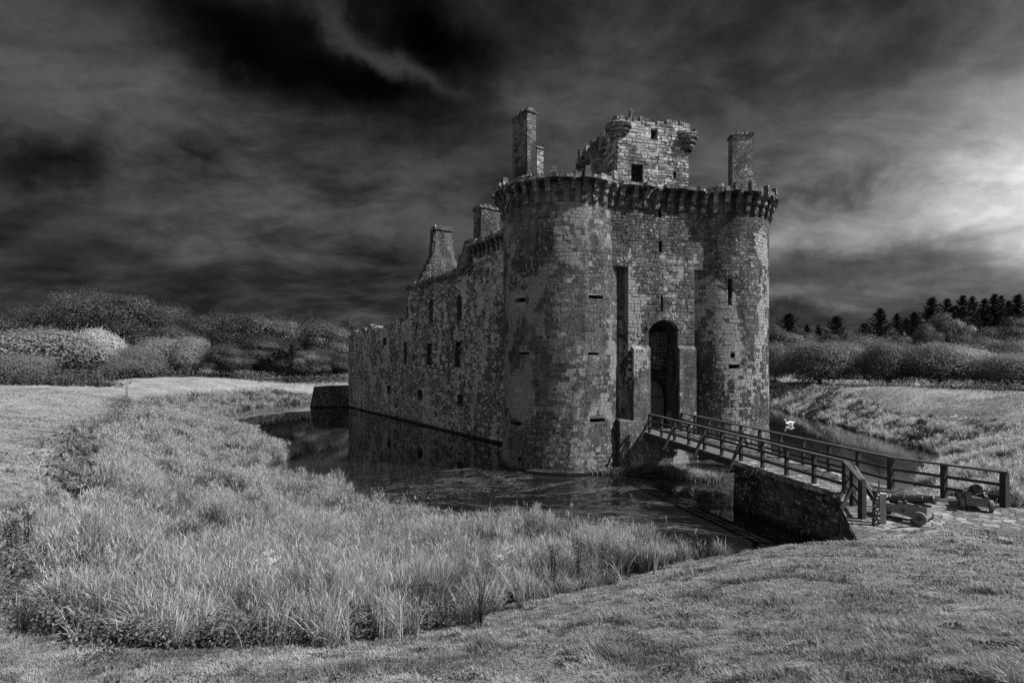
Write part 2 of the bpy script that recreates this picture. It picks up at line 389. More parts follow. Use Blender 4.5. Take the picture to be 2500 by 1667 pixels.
# ---------------------------------------------------------------- terrain
CP = [ # camera bank
 (0,0,5.05),(-3,-2,4.9),(3,-2,5.1),(3,3,4.82),(4,4,4.5),(6,6,3.98),(8,8,3.5),(12,12,2.35),(13.8,14,2.0),(9,3,4.7),(14,6,3.9),(18,12,2.4),(20,4,3.6),(-8,-4,4.6),
 (1.4,4,4.15),(1.75,5,3.92),(2.4,7,3.5),(3.5,10,2.7),(4.25,12.6,1.95),(5.5,16,.35),(5.65,13.4,1.88),(7.3,13.6,2.03),(0,5,3.72),(.25,7,3.15),(.38,9.8,2.28),(1.62,10.8,2.12),(2.7,11.8,1.98),(-.4,9.1,2.4),(-1.35,5,3.68),(-1.7,6.2,3.3),(-2.1,7.6,2.7),
 (-3.1,5,3.75),(-3.7,6,3.4),(-5,5,3.7),(-6.2,6.5,3.4),(-9,8,3.3),(-7,7.2,3.4),(-12,8,3.6),(-13,13,3.05),(-16,10,3.6),(7.5,12.5,2.45),(8.2,14,1.95),(7.1,14.4,1.3),(9.6,12.6,2.35),(7.9,15.2,.9),(8.4,16.4,.0),(9,17.6,-.6),(6.6,16,.4),(7,17.4,-.4),
 # left outer bank
 (-15.5,16,3.1),(-20,23,3.1),(-27,30,3.4),(-25,25,3.7),(-34,37,2.7),(-27.7,39,2.0),(-43.8,50,4.15),(-38,46,3.3),(-50,50,3.4),(-58,60,3.45),(-60,75,3.6),(-40,30,3.9),(-60,40,3.6),(-70,90,3.6),(-50,88,3.5),(-30,20,3.6),
 # ditch floor under the reeds
 (-3.5,11,1.4),(-8,12.5,1.5),(-12,17,1.2),(-1,14,.9),(2.5,14,1.0),(-6,17,.6),(-15,26,.7),(-22,38,.6),(-18,33,.4),(-31,52,.7),(-40,66,.8),(-42,80,.9),
 (-35,62,.25),(-27,52.5,.2),(-21.8,45.5,.2),(-16.3,38,.2),(-25,53.5,-.4),(-19.8,46,-.4),(-30,60,-.4),(-9,25.3,.2),(-4.5,20.3,.25),(.6,19.4,.25),(4.6,17.2,.2),
 (-29,61,-.35),(-13.5,37,-.4),(-6,26,-.5),(-3,22.5,-.5),(1.5,22,-.6),(6,20.5,-.6),(8,23,-.7),(0,28,-.8),(-8,40,-.8),(-14,50,-.8),(-22,62,-.8),(-34,75,-.5),(-24,82,-.2),
 (-34,90,.5),(-26,92,.7),(-15,90,.4),(-30,98,2.2),(-20,100,2.6),(-40,110,3.3),(-10,112,3.8),(-60,115,3.9),
 # inside and round the castle
 (0,40,-.8),(8,36,-.8),(14,36,-.7),(10,50,-.5),(20,60,-.4),(0,65,-.5),(0,85,-.5),(15,85,-.3),
 # right moat
 (9,27,-.8),(13,28,-.8),(17,30,-.8),(22.5,38,-.8),(22,32.5,-.7),(25.5,36,-.7),(28.2,41,-.7),(29.6,47,-.7),(31.2,54,-.7),(33.3,63,-.7),(35.8,73,-.5),(16,25.5,-.5),(18.6,27.5,-.4),
 (21.8,27.2,.3),(24.6,30.3,.3),(28.2,33.6,.3),(31.2,37,.3),(32.6,42,.3),(33.6,48,.35),(35.1,55,.35),(37.2,64,.4),(39.6,75,.5),(19.5,23,.9),(18.5,21,1.2),(17.5,18.3,1.75),(20,18,1.5),(24,23,1.5),(27,28,1.5),
 (22,14,2.1),(28,20,2.5),(31,27,2.7),(34.5,33,2.2),(36,37,2.5),(35.3,41.5,2.1),(39,41,3.7),(43,45,3.85),(37,47,2.2),(41.5,51,3.2),(44,48,3.2),(39,55,2.6),(41.5,60,3.6),(40,66,3.1),(43,75,2.9),(50,52,3.7),(45,67,3.2),(52,66,3.2),(57,60,3.2),(48,60,3.4),(62,75,3.2),(50,75,3.0),(55,50,3.6),(55,65,3.4),(60,90,3.2),(40,90,2.6),(30,100,3.2),(50,30,4.0),(60,10,3.8),
 # terrace
 (13,17,1.95),(12,16.5,1.95),(15,16,1.95),(11,15.2,1.95),(16,17.2,1.92),(17,15,1.95),(13,19.5,1.8)]
CP = np.array(CP, float)
def _k(r2): return np.where(r2 > 1e-12, .5*r2*np.log(np.maximum(r2, 1e-12)), 0.)
def _tps():
    x, y, z = CP.T/1.; n_ = len(CP)
    K = _k((x[:, None]-x)**2+(y[:, None]-y)**2)+np.eye(n_)*2.0
    P = np.stack([np.ones(n_), x, y], 1); A = np.block([[K, P], [P.T, np.zeros((3, 3))]])
    return np.linalg.solve(A, np.concatenate([z, [0, 0, 0]]))
TW = _tps()
PAVE = [(9.35,13.8),(10.2,15.3),(11.05,17.0),(12.05,18.9),(12,20.3),(14.2,20.2),(14.1,19.3),(16.3,17.1),(19,17.6),(24,18),(26,14.5),(17,14.1),(13.8,14.25),(12.3,14.9),(11.2,14.9),(10.3,14.3)]
CUT = [(3.5,21),(6.3,17.9),(7.6,16.2),(8.2,15.3),(9.0,14.7),(9.75,15.35),(10.6,17.05),(11.5,18.9),(10.6,24),(8,27)]
def tz(x, y):
    x = np.asarray(x, float); y = np.asarray(y, float); shp = x.shape; x = x.ravel(); y = y.ravel(); out_ = np.empty(len(x))
    for i in range(0, len(x), 60000):
        a, c = x[i:i+60000], y[i:i+60000]
        out_[i:i+60000] = _k((a[:, None]-CP[:, 0])**2+(c[:, None]-CP[:, 1])**2)@TW[:-3]+TW[-3]+TW[-2]*a+TW[-1]*c
    out_ = np.clip(out_, -1.0, 5.2)
    rr = np.hypot(x, y-45); f = np.clip((rr-72)/30, 0, 1); f = f*f*(3-2*f); out_ = out_*(1-f)+3.7*f
    wob = np.clip((out_-.3)/.8, 0, 1)*.035
    near = np.clip(np.hypot(x, y)/25, .3, 1)
    out_ = out_+wob*near*(smoothnoise(x, y, 5.5, 3, 2)+.35*smoothnoise(x, y, 1.7, 4, 1))
    ins = inpoly(x, y, PAVE); dd = segdist(x, y, PAVE); q = np.where(ins, 1., np.clip(1-dd/.2, 0, 1)*(out_ > 1.7)); out_ = out_*(1-q)+np.minimum(out_, 1.93)*q
    out_ = np.where(ins, 1.93, out_)
    c_ = inpoly(x, y, CUT); q = np.where(c_, 1., np.clip(1-segdist(x, y, CUT)/.45, 0, 1))*(1-ins*1.); out_ = out_*(1-q)+np.minimum(out_, -.35)*q
    return out_.reshape(shp)
WEST = [(6.2,17.2),(5.0,14.6),(4.23,13.2),(2.7,11.95),(1.62,10.95),(.38,9.95),(-.4,9.25),(-1.36,8.4),(-2.06,7.8),(-2.65,7.2),(-2.99,6.65),(-3.5,6.35),(-4,6.15),(-4.98,6.35),(-5.77,6.65),(-6.96,7.45),(-9,9.4),(-10.8,11.3),(-11.8,13),(-12.8,14.7),(-15.5,19),(-20.6,25.6),(-28,37),(-38,52),(-48,68),(-50,88),(-40,92),(-24,92),(-10,92),(-19,84),(-24,79.5),(-15,64),(0,42),(7.5,22)]
EAST = [(15.9,19.4),(16.6,17.9),(18.2,16.9),(27,17.8),(30,27),(33.5,33),(35.8,37),(35,41.5),(36,47),(38.4,55),(40.5,62),(44,75),(50,86),(36,90),(30,64),(26,46),(22,30),(19.2,25.5),(16.6,21.5)]
def ground():
    nr, na = 330, 460
    rad = np.concatenate([[0.02], .5*np.power(5000/.5, np.linspace(0, 1, nr)**1.25)])
    # denser in the band that shows
    rad = np.unique(np.concatenate([rad, np.linspace(3, 30, 130), np.linspace(30, 110, 130)]))
    ang = np.concatenate([np.linspace(-math.pi*.28, math.pi*.28, 380, endpoint=False), np.linspace(math.pi*.28, math.pi*1.72, 150, endpoint=False)])
    A, Rr = np.meshgrid(ang, rad); X = Rr*np.sin(A); Y = Rr*np.cos(A); Z = tz(X, Y)
    nR, nA = X.shape; idx = np.arange(nR*nA).reshape(nR, nA)
    a = idx[:-1, :]; c = np.roll(idx, -1, axis=1)
    T = np.stack([a, np.roll(idx, -1, 1)[:-1, :], np.roll(idx, -1, 1)[1:, :], idx[1:, :]], -1).reshape(-1, 4)[:, ::-1]
    V = np.stack([X.ravel(), Y.ravel(), Z.ravel()], 1)
    x, y, z = V.T
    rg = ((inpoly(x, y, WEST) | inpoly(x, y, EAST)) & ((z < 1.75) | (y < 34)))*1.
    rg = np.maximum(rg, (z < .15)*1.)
    m, n, p, o = mat('grass_ground')
    pos = n.new('ShaderNodeNewGeometry').outputs['Position']
    at_ = n.new('ShaderNodeAttribute'); at_.attribute_name = 'rough'
    a1 = n.noise(pos, .35, 5, .6); a2 = n.noise(n.vm('MULTIPLY', pos, (1, 2.2, 1)), 2.6, 6, .7); a3 = n.noise(pos, 26, 6, .75)
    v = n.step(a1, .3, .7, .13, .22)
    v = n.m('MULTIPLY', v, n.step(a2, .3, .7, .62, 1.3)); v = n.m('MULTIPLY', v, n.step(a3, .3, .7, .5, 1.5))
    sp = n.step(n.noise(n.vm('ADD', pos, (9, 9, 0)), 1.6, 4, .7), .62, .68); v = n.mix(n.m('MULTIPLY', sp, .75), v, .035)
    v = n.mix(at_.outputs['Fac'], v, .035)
    grey(n, p, v); bump(n, p, n.m('ADD', a3, n.m('MULTIPLY', a2, .8)), .8, .06)
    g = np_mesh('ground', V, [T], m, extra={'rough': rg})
    g.data.polygons.foreach_set('use_smooth', [True]*len(g.data.polygons)); tag(g, kind='structure')
ground()

# water
m, n, p, o = mat('moat_water')
pos = n.new('ShaderNodeNewGeometry').outputs['Position']
n1 = n.noise(n.vm('MULTIPLY', pos, (.5, 1.6, 1)), 3.2, 3, .5); n2 = n.noise(pos, .12, 2)
grey(n, p, .006); p.inputs['Roughness'].default_value = .035; p.inputs['IOR'].default_value = 1.6; p.inputs['Specular IOR Level'].default_value = .7
px_, py_, pz_ = n.sep(pos)
bump(n, p, n.m('MULTIPLY', n1, n.m('MULTIPLY', n.step(n2, .35, .65, .15, 1.), n.step(px_, 9., 22., .03, 1.6))), .25, .012)
wb = MB(); wb.face([(-75, 13, 0), (70, 13, 0), (70, 112, 0), (-75, 112, 0)]); tag(wb.build('water', m), kind='structure')

# paved terrace
m, n, p, o = mat('crazy_paving')
pos = n.new('ShaderNodeNewGeometry').outputs['Position']
pw = n.vm('ADD', n.vm('MULTIPLY', pos, (1., 1., 0)), n.vm('MULTIPLY', n.vm('SUBTRACT', n.n.new('ShaderNodeTexNoise').outputs['Color'], (.5, .5, .5)), (.10, .10, 0)))
def vor(feat, sc):
    v = n.new('ShaderNodeTexVoronoi'); v.feature = feat; v.inputs['Scale'].default_value = sc; v.inputs['Randomness'].default_value = .85; n.l.new(pw, v.inputs['Vector']); return v
ve = vor('DISTANCE_TO_EDGE', 4.0); vc = vor('F1', 4.0)
cr = n.sep(vc.outputs['Color'])[0]
stn = n.m('MULTIPLY', n.mix(n.m('POWER', cr, 1.8), .09, .34), n.step(n.noise(pos, 12, 5, .7), .3, .7, .7, 1.2))
jt = n.step(ve.outputs['Distance'], .03, .085)
wear = n.step(n.noise(pos, .8, 4, .6), .42, .62, .25, 1.)
grey(n, p, n.mix(n.m('MULTIPLY', jt, wear), .055, stn))
bump(n, p, n.m('ADD', jt, n.m('MULTIPLY', n.noise(pos, 9, 4), .4)), .8, .03)
M['paving'] = m
UX, UY = math.sin(R_(75.5)), math.cos(R_(75.5)); VX, VY = -UY, UX      # along the facade / into the castle
A0 = Vector((8.35, 32.5, 0)); DV = Vector((-VX, -VY, 0)); DU = Vector((UX, UY, 0))   # foot of the near rail at the gate, bridge directions
def bz(t): return 2.36-.0256*t           # deck height along the bridge
# ---------------------------------------------------------------- castle
C1 = Vector((3.34, 35.6, 0))
def W(u, wv_, z=0.): return Vector((C1.x+UX*u+VX*wv_, C1.y+UY*u+VY*wv_, z))
U2 = 11.6; TR = 3.9; FW = -3.3
castle = empty('castle', W(5.6, FW, 0), 'ruined stone castle with twin round gatehouse towers rising from the moat', 'castle')

def plane_map(P0, du):
    """wall plane through P0 running along du; outward normal to the right of du seen from above (towards the viewer)"""
    du = Vector((du[0], du[1], 0)).normalized(); nn = Vector((du.y, -du.x, 0))
    return lambda u, z, d: (P0.x+du.x*u-nn.x*d, P0.y+du.y*u-nn.y*d, z)
def ray_u(P0, du, px):
    a = (px-CX)/F; du = Vector((du[0], du[1], 0)).normalized()
    # P0.x+du.x*u = a*(P0.y+du.y*u)
    u = (a*P0.y-P0.x)/(du.x-a*du.y); return u, P0.y+du.y*u
def add_blocks(mb, mp, u0, u1, z0, tf, holes, bw, bh, relief, seed, uclip=None, gap=.014):
    r = random.Random(seed); z = z0
    if uclip: u0, u1 = max(u0, uclip[0]), min(u1, uclip[1])
    zmax = max(tf(u0+(u1-u0)*i/20) for i in range(21))
    row = 0
    while z < zmax-.05:
        h = bh*r.choice((.8, .9, 1., 1., 1.1, 1.25)); u = u0-bw*r.random()
        while u < u1:
            l_ = bw*r.uniform(.55, 1.5); a, c = max(u, u0), min(u+l_, u1); u += l_
            if c-a < .09: continue
            zt_ = min(z+h, tf((a+c)/2))
            if zt_-z < .06: continue
            segs = [(a, c)]; ok = True
            for hh in holes:
                ht = hh[3]((a+c)/2) if callable(hh[3]) else hh[3]
                if callable(hh[3]): ht = hh[3](min(max((a+c)/2, hh[0]), hh[1]))
                if z+h*.7 > hh[2] and z+h*.3 < ht and a < hh[1] and c > hh[0]:
                    ns = []
                    for (p_, q_) in segs:
                        if p_ < hh[0]-.06: ns.append((p_, min(q_, hh[0])))
                        if q_ > hh[1]+.06: ns.append((max(p_, hh[1]), q_))
                    segs = ns
            for (p_, q_) in segs:
                if q_-p_ < .06: continue
                d = -relief*r.random()**1.5-.006
                if r.random() < .03: d = .0
                mb.tone = r.random()
                j = lambda: r.uniform(-.012, .012)*bh/.2
                A0_, A1_ = (p_+gap/2+j()*.4, z+gap/2+j()), (q_-gap/2+j()*.4, z+gap/2+j()); B1_, B0_ = (q_-gap/2+j()*.4, zt_-gap/2+j()), (p_+gap/2+j()*.4, zt_-gap/2+j())
                bv = .02*min(1, relief/.03); F0 = [mp(A0_[0]+bv, A0_[1]+bv*.8, d), mp(A1_[0]-bv, A1_[1]+bv*.8, d+j()*.4), mp(B1_[0]-bv, B1_[1]-bv*.8, d+j()*.4), mp(B0_[0]+bv, B0_[1]-bv*.8, d)]
                G0 = [mp(A0_[0], A0_[1], .0), mp(A1_[0], A1_[1], .0), mp(B1_[0], B1_[1], .0), mp(B0_[0], B0_[1], .0)]
                UV = [(A0_[0], A0_[1]), (A1_[0], A1_[1]), (B1_[0], B1_[1]), (B0_[0], B0_[1])]
                mb.face(F0, UV)
                for k_ in range(4): k2 = (k_+1) % 4; mb.face([G0[k_], G0[k2], F0[k2], F0[k_]], [UV[k_], UV[k2], UV[k2], UV[k_]])
        z += h; row += 1
    mb.tone = -1.
def grid_wall(mp, u0, u1, z0, top, holes=(), step=.9, zstep=1.2, uoff=0., name='wall', mt=None, parent=None, depth=.55, wname='window', extra=None, ucuts=(), bl=None, uclip=None):
    """wall with real openings. holes: (ua, ub, za, zb or function of u, depth, name, back material slot)"""
    cuts = set([u0, u1]+list(ucuts)); k = max(1, int(abs(u1-u0)/step))
    for i in range(1, k): cuts.add(u0+(u1-u0)*i/k)
    for h in holes:
        if callable(h[3]):
            for i in range(11): cuts.add(h[0]+(h[1]-h[0])*i/10)
        else: cuts.add(h[0]); cuts.add(h[1])
    cuts = sorted(c for c in cuts if u0-1e-6 <= c <= u1+1e-6); cc = [cuts[0]]
    for c in cuts[1:]:
        if c-cc[-1] > 1e-3: cc.append(c)
    mb = extra or MB()
    tf = top if callable(top) else (lambda u: top)
    def hv(h, u): return h[3](min(max(u, h[0]), h[1])) if callable(h[3]) else h[3]
    for a, c in zip(cc, cc[1:]):
        mid = (a+c)/2; hs = sorted([h for h in holes if h[0]-1e-4 < mid < h[1]+1e-4], key=lambda h: h[2])
        lo = (z0, z0); spans = []
        for h in hs: spans.append((lo, (h[2], h[2]))); lo = (hv(h, a), hv(h, c))
        spans.append((lo, (tf(a), tf(c))))
        for (la, lc), (ha, hc) in spans:
            r = max(1, int(max(ha-la, hc-lc)/zstep))
            for i in range(r):
                z_a0, z_a1 = la+(ha-la)*i/r, la+(ha-la)*(i+1)/r; z_c0, z_c1 = lc+(hc-lc)*i/r, lc+(hc-lc)*(i+1)/r
                mb.face([mp(a, z_a0, 0), mp(c, z_c0, 0), mp(c, z_c1, 0), mp(a, z_a1, 0)], [(a+uoff, z_a0), (c+uoff, z_c0), (c+uoff, z_c1), (a+uoff, z_a1)])
    if bl: add_blocks(mb, mp, u0, u1, max(z0, -.3), tf, holes, *bl, uclip=uclip)
    o = mb.build(name, mt, parent)
    for h in holes:
        dp = h[4] if len(h) > 4 else depth
        if dp <= 0: continue
        q = MB(); us = [u for u in cc if h[0]-1e-4 <= u <= h[1]+1e-4]
        for a, c in zip(us, us[1:]):
            ta, tc = hv(h, a), hv(h, c)
            q.face([mp(a, h[2], 0), mp(a, h[2], dp), mp(c, h[2], dp), mp(c, h[2], 0)][::-1])
            q.face([mp(a, ta, 0), mp(c, tc, 0), mp(c, tc, dp), mp(a, ta, dp)][::-1])
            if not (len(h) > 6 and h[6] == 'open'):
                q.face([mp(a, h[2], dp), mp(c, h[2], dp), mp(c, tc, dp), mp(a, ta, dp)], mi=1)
        for u in (h[0], h[1]):
            tt = hv(h, u)
            q.face([mp(u, h[2], 0), mp(u, h[2], dp), mp(u, tt, dp), mp(u, tt, 0)], [(0, h[2]), (dp, h[2]), (dp, tt), (0, tt)])
        q.build(h[5] if len(h) > 5 and h[5] else wname, [mt, M['void']], o)
    return o
def stones(mb, line, z, wd, hmin, hmax, size=.45, keep=.9, zf=None):
    """loose broken stones along the top of a wall"""
    for a, c in zip(line, line[1:]):
        a = Vector(a); c = Vector(c); L_ = (c-a).length; d = (c-a).normalized(); nn = Vector((-d.y, d.x, 0)); s_ = 0
        while s_ < L_:
            l_ = size*rnd.uniform(.6, 1.4)
            if rnd.random() < keep:
                q = a+d*(s_+l_/2)+nn*rnd.uniform(-.05, .05); zb = z if zf is None else zf(q)
                mb.box((q.x, q.y, 0), d, nn, l_/2*.98, wd/2*rnd.uniform(.8, 1.), zb-.1, zb+rnd.uniform(hmin, hmax), tx=l_*.06, ty=wd*.06)
            s_ += l_
# ---------------------------------------------------------------- causeway (stone abutment and approach)
near_edge = [A0+DV*8.3-DU*.22, A0+DV*14.0-DU*.22, Vector((10.6,17.0,0)), Vector((9.75,15.35,0)), Vector((8.95,13.7,0))]
far_edge = [A0+DV*8.3+DU*2.52, A0+DV*13.8+DU*2.55, Vector((16.4,17.2,0)), Vector((17.4,16.0,0))]
cw = empty('stone_causeway', (11, 20, 0), 'dark mossy stone causeway carrying the landward end of the timber bridge', 'causeway')
mb = MB()
def hz_(p): 
    t = (p-A0).dot(DV); return bz(min(max(t, 0), 14))-.03
def wallstrip(mb, line, outward, zbot, step=1.0):
    acc = 0
    for a, c in zip(line, line[1:]):
        L_ = (c-a).length; k = max(1, int(L_/step))
        for i in range(k):
            q0 = a.lerp(c, i/k); q1 = a.lerp(c, (i+1)/k); rows = 3
            for r in range(rows):
                f0, f1 = r/rows, (r+1)/rows
                P = []; U = []
                for q, ff, uu in ((q0, f0, acc+L_*i/k), (q1, f0, acc+L_*(i+1)/k), (q1, f1, acc+L_*(i+1)/k), (q0, f1, acc+L_*i/k)):
                    z = zbot+(hz_(q)-zbot)*ff; P.append((q.x+outward.x*(1-ff)*.18, q.y+outward.y*(1-ff)*.18, z)); U.append((uu, z))
                mb.face(P, U)
        acc += L_
for i_, (a_, c_) in enumerate(zip(near_edge, near_edge[1:])):
    L_ = (c_-a_).length; mp_ = plane_map(a_-DV*0, c_-a_); tf_ = lambda u, a_=a_, c_=c_, L_=L_: hz_(a_.lerp(c_, min(max(u/L_, 0), 1)))
    grid_wall(mp_, 0, L_, -.9, tf_, [], name='side_wall', mt=M['b_dark'], parent=cw, bl=(.42, .2, .05, 80+i_))

mb = MB(); wallstrip(mb, far_edge, DU, -.9); mb.build('side_wall', M['rubbledark'], cw)
mb = MB(); wallstrip(mb, [far_edge[0], near_edge[0]], -DV, -.9); mb.build('end_wall', M['ashlar2'], cw)
mb = MB()
for i in range(24):                                       # coping stones
    t = 8.3+i*.245
    q = A0+DV*(t+.12)-DU*.12; h = bz(t)-.02
    mb.box(q, DV, DU, .117, .17, h-.16, h+.012+.02*rnd.random(), tx=.01, ty=.02)
mb.build('coping', M['rubble'], cw)
mb = MB(); k = 14
for i in range(k):
    a = A0+DV*(8.3+5.7*i/k)-DU*.2; c = A0+DV*(8.3+5.7*(i+1)/k)-DU*.2; d_ = c+DU*2.7; e_ = a+DU*2.7
    mb.face([(q.x, q.y, hz_(q)+.012) for q in (a, c, d_, e_)])
mb.build('paved_surface', M['paving'], cw)
# terrace paving: own sheet following the level ground
pb = MB()
pv = [(9.0,13.75),(9.72,15.3),(10.55,17.0),(11.55,18.95),(14.5,19.6),(16.35,17.15),(17.2,16.5),(20,17.2),(24,17.8),(26,14.3),(20,14.6),(17,14.35),(15.2,14.05),(13.6,14.35),(12.4,15.0),(11.6,15.35),(10.9,15.2),(10.2,14.7),(9.7,13.9)]
pb.v = [(x, y, 1.97) for x, y in pv][::-1]; pb.f = [tuple(range(len(pv)))]; pb.mi = [0]; pb.uv = [(x, y) for x, y in pv][::-1]
tag(pb.build('pavement', M['paving']), kind='structure')

# --- round towers
def tower_r(z): return TR+max(0., 2.3-z)*.06
def cyl_map(c): 
    def f(a, z, d):
        r = tower_r(z)-d; th = a/TR; return (c.x+r*math.sin(th), c.y-r*math.cos(th), z)
    return f
def ray_a(c, px):
    """arc length (from the point facing -Y, to the right) where a photo column meets the tower"""
    a = (px-CX)/F; dx_, dy_ = a, 1.; n2 = dx_*dx_+dy_*dy_; bq = (dx_*c.x+dy_*c.y)/n2; cq = (c.x**2+c.y**2-TR**2)/n2
    t = bq-math.sqrt(max(bq*bq-cq, 0)); x, y = a*t, t
    return math.atan2(x-c.x, c.y-y)*TR, t
def tslot(c, x0, x1, y0, y1):
    a0, t0 = ray_a(c, x0); a1, t1 = ray_a(c, x1); t = (t0+t1)/2
    return (a0, a1, CAM_H+(HZ-y1)*t/F, CAM_H+(HZ-y0)*t/F, .7, 'arrow_slit')
s1 = [(1257,1283,728,738),(1437,1471,721,731),(1269,1292,859,866),(1435,1461,860,867),(1245,1271,1028,1037),(1440,1477,1021,1030),(1266,1276,1115,1125)]
s2 = [(1777,1787,682,744),(1784,1794,861,875),(1779,1806,888,900)]
C2 = W(11.0, -.25)
circ = 2*math.pi*TR
tops = {}
def ttop(seed):
    return lambda u: 17.45
TOW = []
for c, sl, mt in ((C1, s1, M['b_ashlar']), (C2, s2, M['b_ashlar2'])):
    TOW.append(grid_wall(cyl_map(c), -circ/2, circ/2, -1., 17.45, [tslot(c, *s) for s in sl], step=.35, zstep=1.1, name='tower', mt=mt, parent=castle, bl=(.44 if c is C1 else .38, .26 if c is C1 else .21, .022, 5+len(TOW)), uclip=(-7.5, 8.5)))
# ring ledge just above the water
for c, tw in zip((C1, C2), TOW):
    mb = MB(); mb.lathe(c, [(4.12, -.6), (4.26, -.2), (4.26, .12), (4.10, .26)], 64); mb.build('plinth', M['rubbledark'], tw)
# --- gate front: upper wall (over the recesses)
PF = W(0, FW); fm = plane_map(PF, DU)
def fz(px, py): u, y = ray_u(PF, DU, px); return u, CAM_H+(HZ-py)*y/F
def fslot(x0, x1, y0, y1, *r):
    u0, _ = fz(x0, y0); u1, _ = fz(x1, y0); _, za = fz((x0+x1)/2, y1); _, zb = fz((x0+x1)/2, y0); return (u0, u1, za, zb)+r
GU0, GU1 = 3.165, 7.85; LZ = 12.6
gate = grid_wall(fm, 1.5, 10.1, LZ, 17.45, [fslot(1607,1615,494,531,.8,'arrow_slit'), fslot(1608,1616,588,617,.8,'arrow_slit')], step=.5, name='gate_wall', mt=M['b_ashlar2'], parent=castle, bl=(.38, .20, .035, 31))
RD = .6    # undersides of the lintels
for a, c in ((1.5, GU0), (GU1, 10.1)):
    mb = MB(); mb.face([fm(a, LZ, 0), fm(c, LZ, 0), fm(c, LZ, RD), fm(a, LZ, RD)][::-1]); mb.build('lintel', M['ashlar2'], gate)
# recess walls either side, set back
grid_wall(lambda u, z, d: fm(u, z, d+RD), 1.3, GU0, -1., LZ, [], name='recess_wall', mt=M['b_ashlar2'], parent=castle, uoff=20, bl=(.38, .20, .03, 32))
grid_wall(lambda u, z, d: fm(u, z, d+RD), GU1, 10.6, -1., LZ, [], name='recess_wall', mt=M['b_ashlar2'], parent=castle, uoff=33, bl=(.38, .20, .03, 33))
# projecting gate block with the tall arched opening
DU0, DU1 = 4.58, 6.61
def arch(u): 
    t = (u-(DU0+DU1)/2)/((DU1-DU0)/2); return 8.55+.72*math.sqrt(max(0, 1-.92*t*t))-.13*abs(t)
blk = grid_wall(fm, GU0, GU1, -1., LZ, [(DU0, DU1, 2.30, arch, 1.35, 'gate_recess', 'open'), fslot(1613,1618,721,761,.7,'arrow_slit')], step=.4, name='gate_block', mt=M['b_ashlar2'], parent=castle, uoff=7, bl=(.38, .20, .04, 34))
for u in (GU0, GU1): mb = MB(); mb.face([fm(u, -1, 0), fm(u, -1, RD), fm(u, LZ, RD), fm(u, LZ, 0)]); mb.build('block_side', M['ashlar2'], blk)
mb = MB()   # hood mould over the opening
prev = None
for i in range(15):
    u = DU0-.18+(DU1-DU0+.36)*i/14; uu = min(max(u, DU0), DU1); z = arch(uu)+.10
    if prev: 
        (pu, pz) = prev
        for s0, s1_ in (((pu, pz), (u, z)),):
            P = [fm(pu, pz, .02), fm(u, z, .02), fm(u, z, -.16), fm(pu, pz, -.16), fm(pu, pz+.2, .02), fm(u, z+.2, .02), fm(u, z+.2, -.12), fm(pu, pz+.2, -.12)]
            mb.hexa(P)
    prev = (u, z)
mb.build('arch_moulding', M['rubbledark'], blk)
# back of the recess: carved panel over a pointed doorway
bm_ = lambda u, z, d: fm(u, z, d+1.35)
DC = 5.78
def parch(u):
    t = abs(u-DC)/.86; return 4.4+1.05*math.sqrt(max(0., 1-t**1.7))
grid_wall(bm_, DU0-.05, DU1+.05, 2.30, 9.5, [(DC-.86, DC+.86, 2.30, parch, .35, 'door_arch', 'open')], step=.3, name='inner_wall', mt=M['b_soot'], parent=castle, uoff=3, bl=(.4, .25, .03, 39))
mb = MB()
for i in range(9):
    ua, ub = DC-.88+i*.196, DC-.88+(i+1)*.196-.014
    P = [bm_(ua, 2.28, .42), bm_(ub, 2.28, .42), bm_(ub, 2.28, .34), bm_(ua, 2.28, .34)]; Q = [(x, y, 5.5) for x, y, z in P]
    mb.hexa([P[3], P[2], P[1], P[0], Q[3], Q[2], Q[1], Q[0]])
door = mb.build('door', M['door'], castle)
for z in (2.9, 4.3): 
    mb = MB(); P = [bm_(DC-.84, z, .33), bm_(DC+.84, z, .33), bm_(DC+.84, z, .30), bm_(DC-.84, z, .30)]; Q = [(x, y, z+.09) for x, y, _ in P]; mb.hexa([P[3], P[2], P[1], P[0], Q[3], Q[2], Q[1], Q[0]]); mb.build('strap_hinge', M['iron'], door)
mb = MB()    # carved armorial panel: frame and worn relief
def slab(mb, mp, u0, u1, z0, z1, d0, d1):
    P = [mp(u0, z0, d0), mp(u1, z0, d0), mp(u1, z0, d1), mp(u0, z0, d1)]; Q = [(x, y, z1) for x, y, _ in P]; mb.hexa(P+Q)
PO = .47
slab(mb, bm_, DU0+.05+PO, DU0+1.42+PO, 6.35, 8.45, -.10, .0)
for a in ((DU0+.02, DU0+.16, 6.25, 8.6), (DU0+1.34, DU0+1.48, 6.25, 8.6), (DU0+.165, DU0+1.335, 8.46, 8.6), (DU0+.165, DU0+1.335, 6.2, 6.34)): slab(mb, bm_, a[0]+PO, a[1]+PO, a[2], a[3], -.2, .0)
for i in range(46): 
    u = DU0+PO+.25+rnd.random()*1.0; z = 6.5+rnd.random()*1.75; s_ = rnd.uniform(.04, .12); slab(mb, bm_, u-s_, u+s_, z-s_, z+s_, -.11-rnd.random()*.07, -.095)
mb.build('carved_panel', M['rubbledark'], castle)
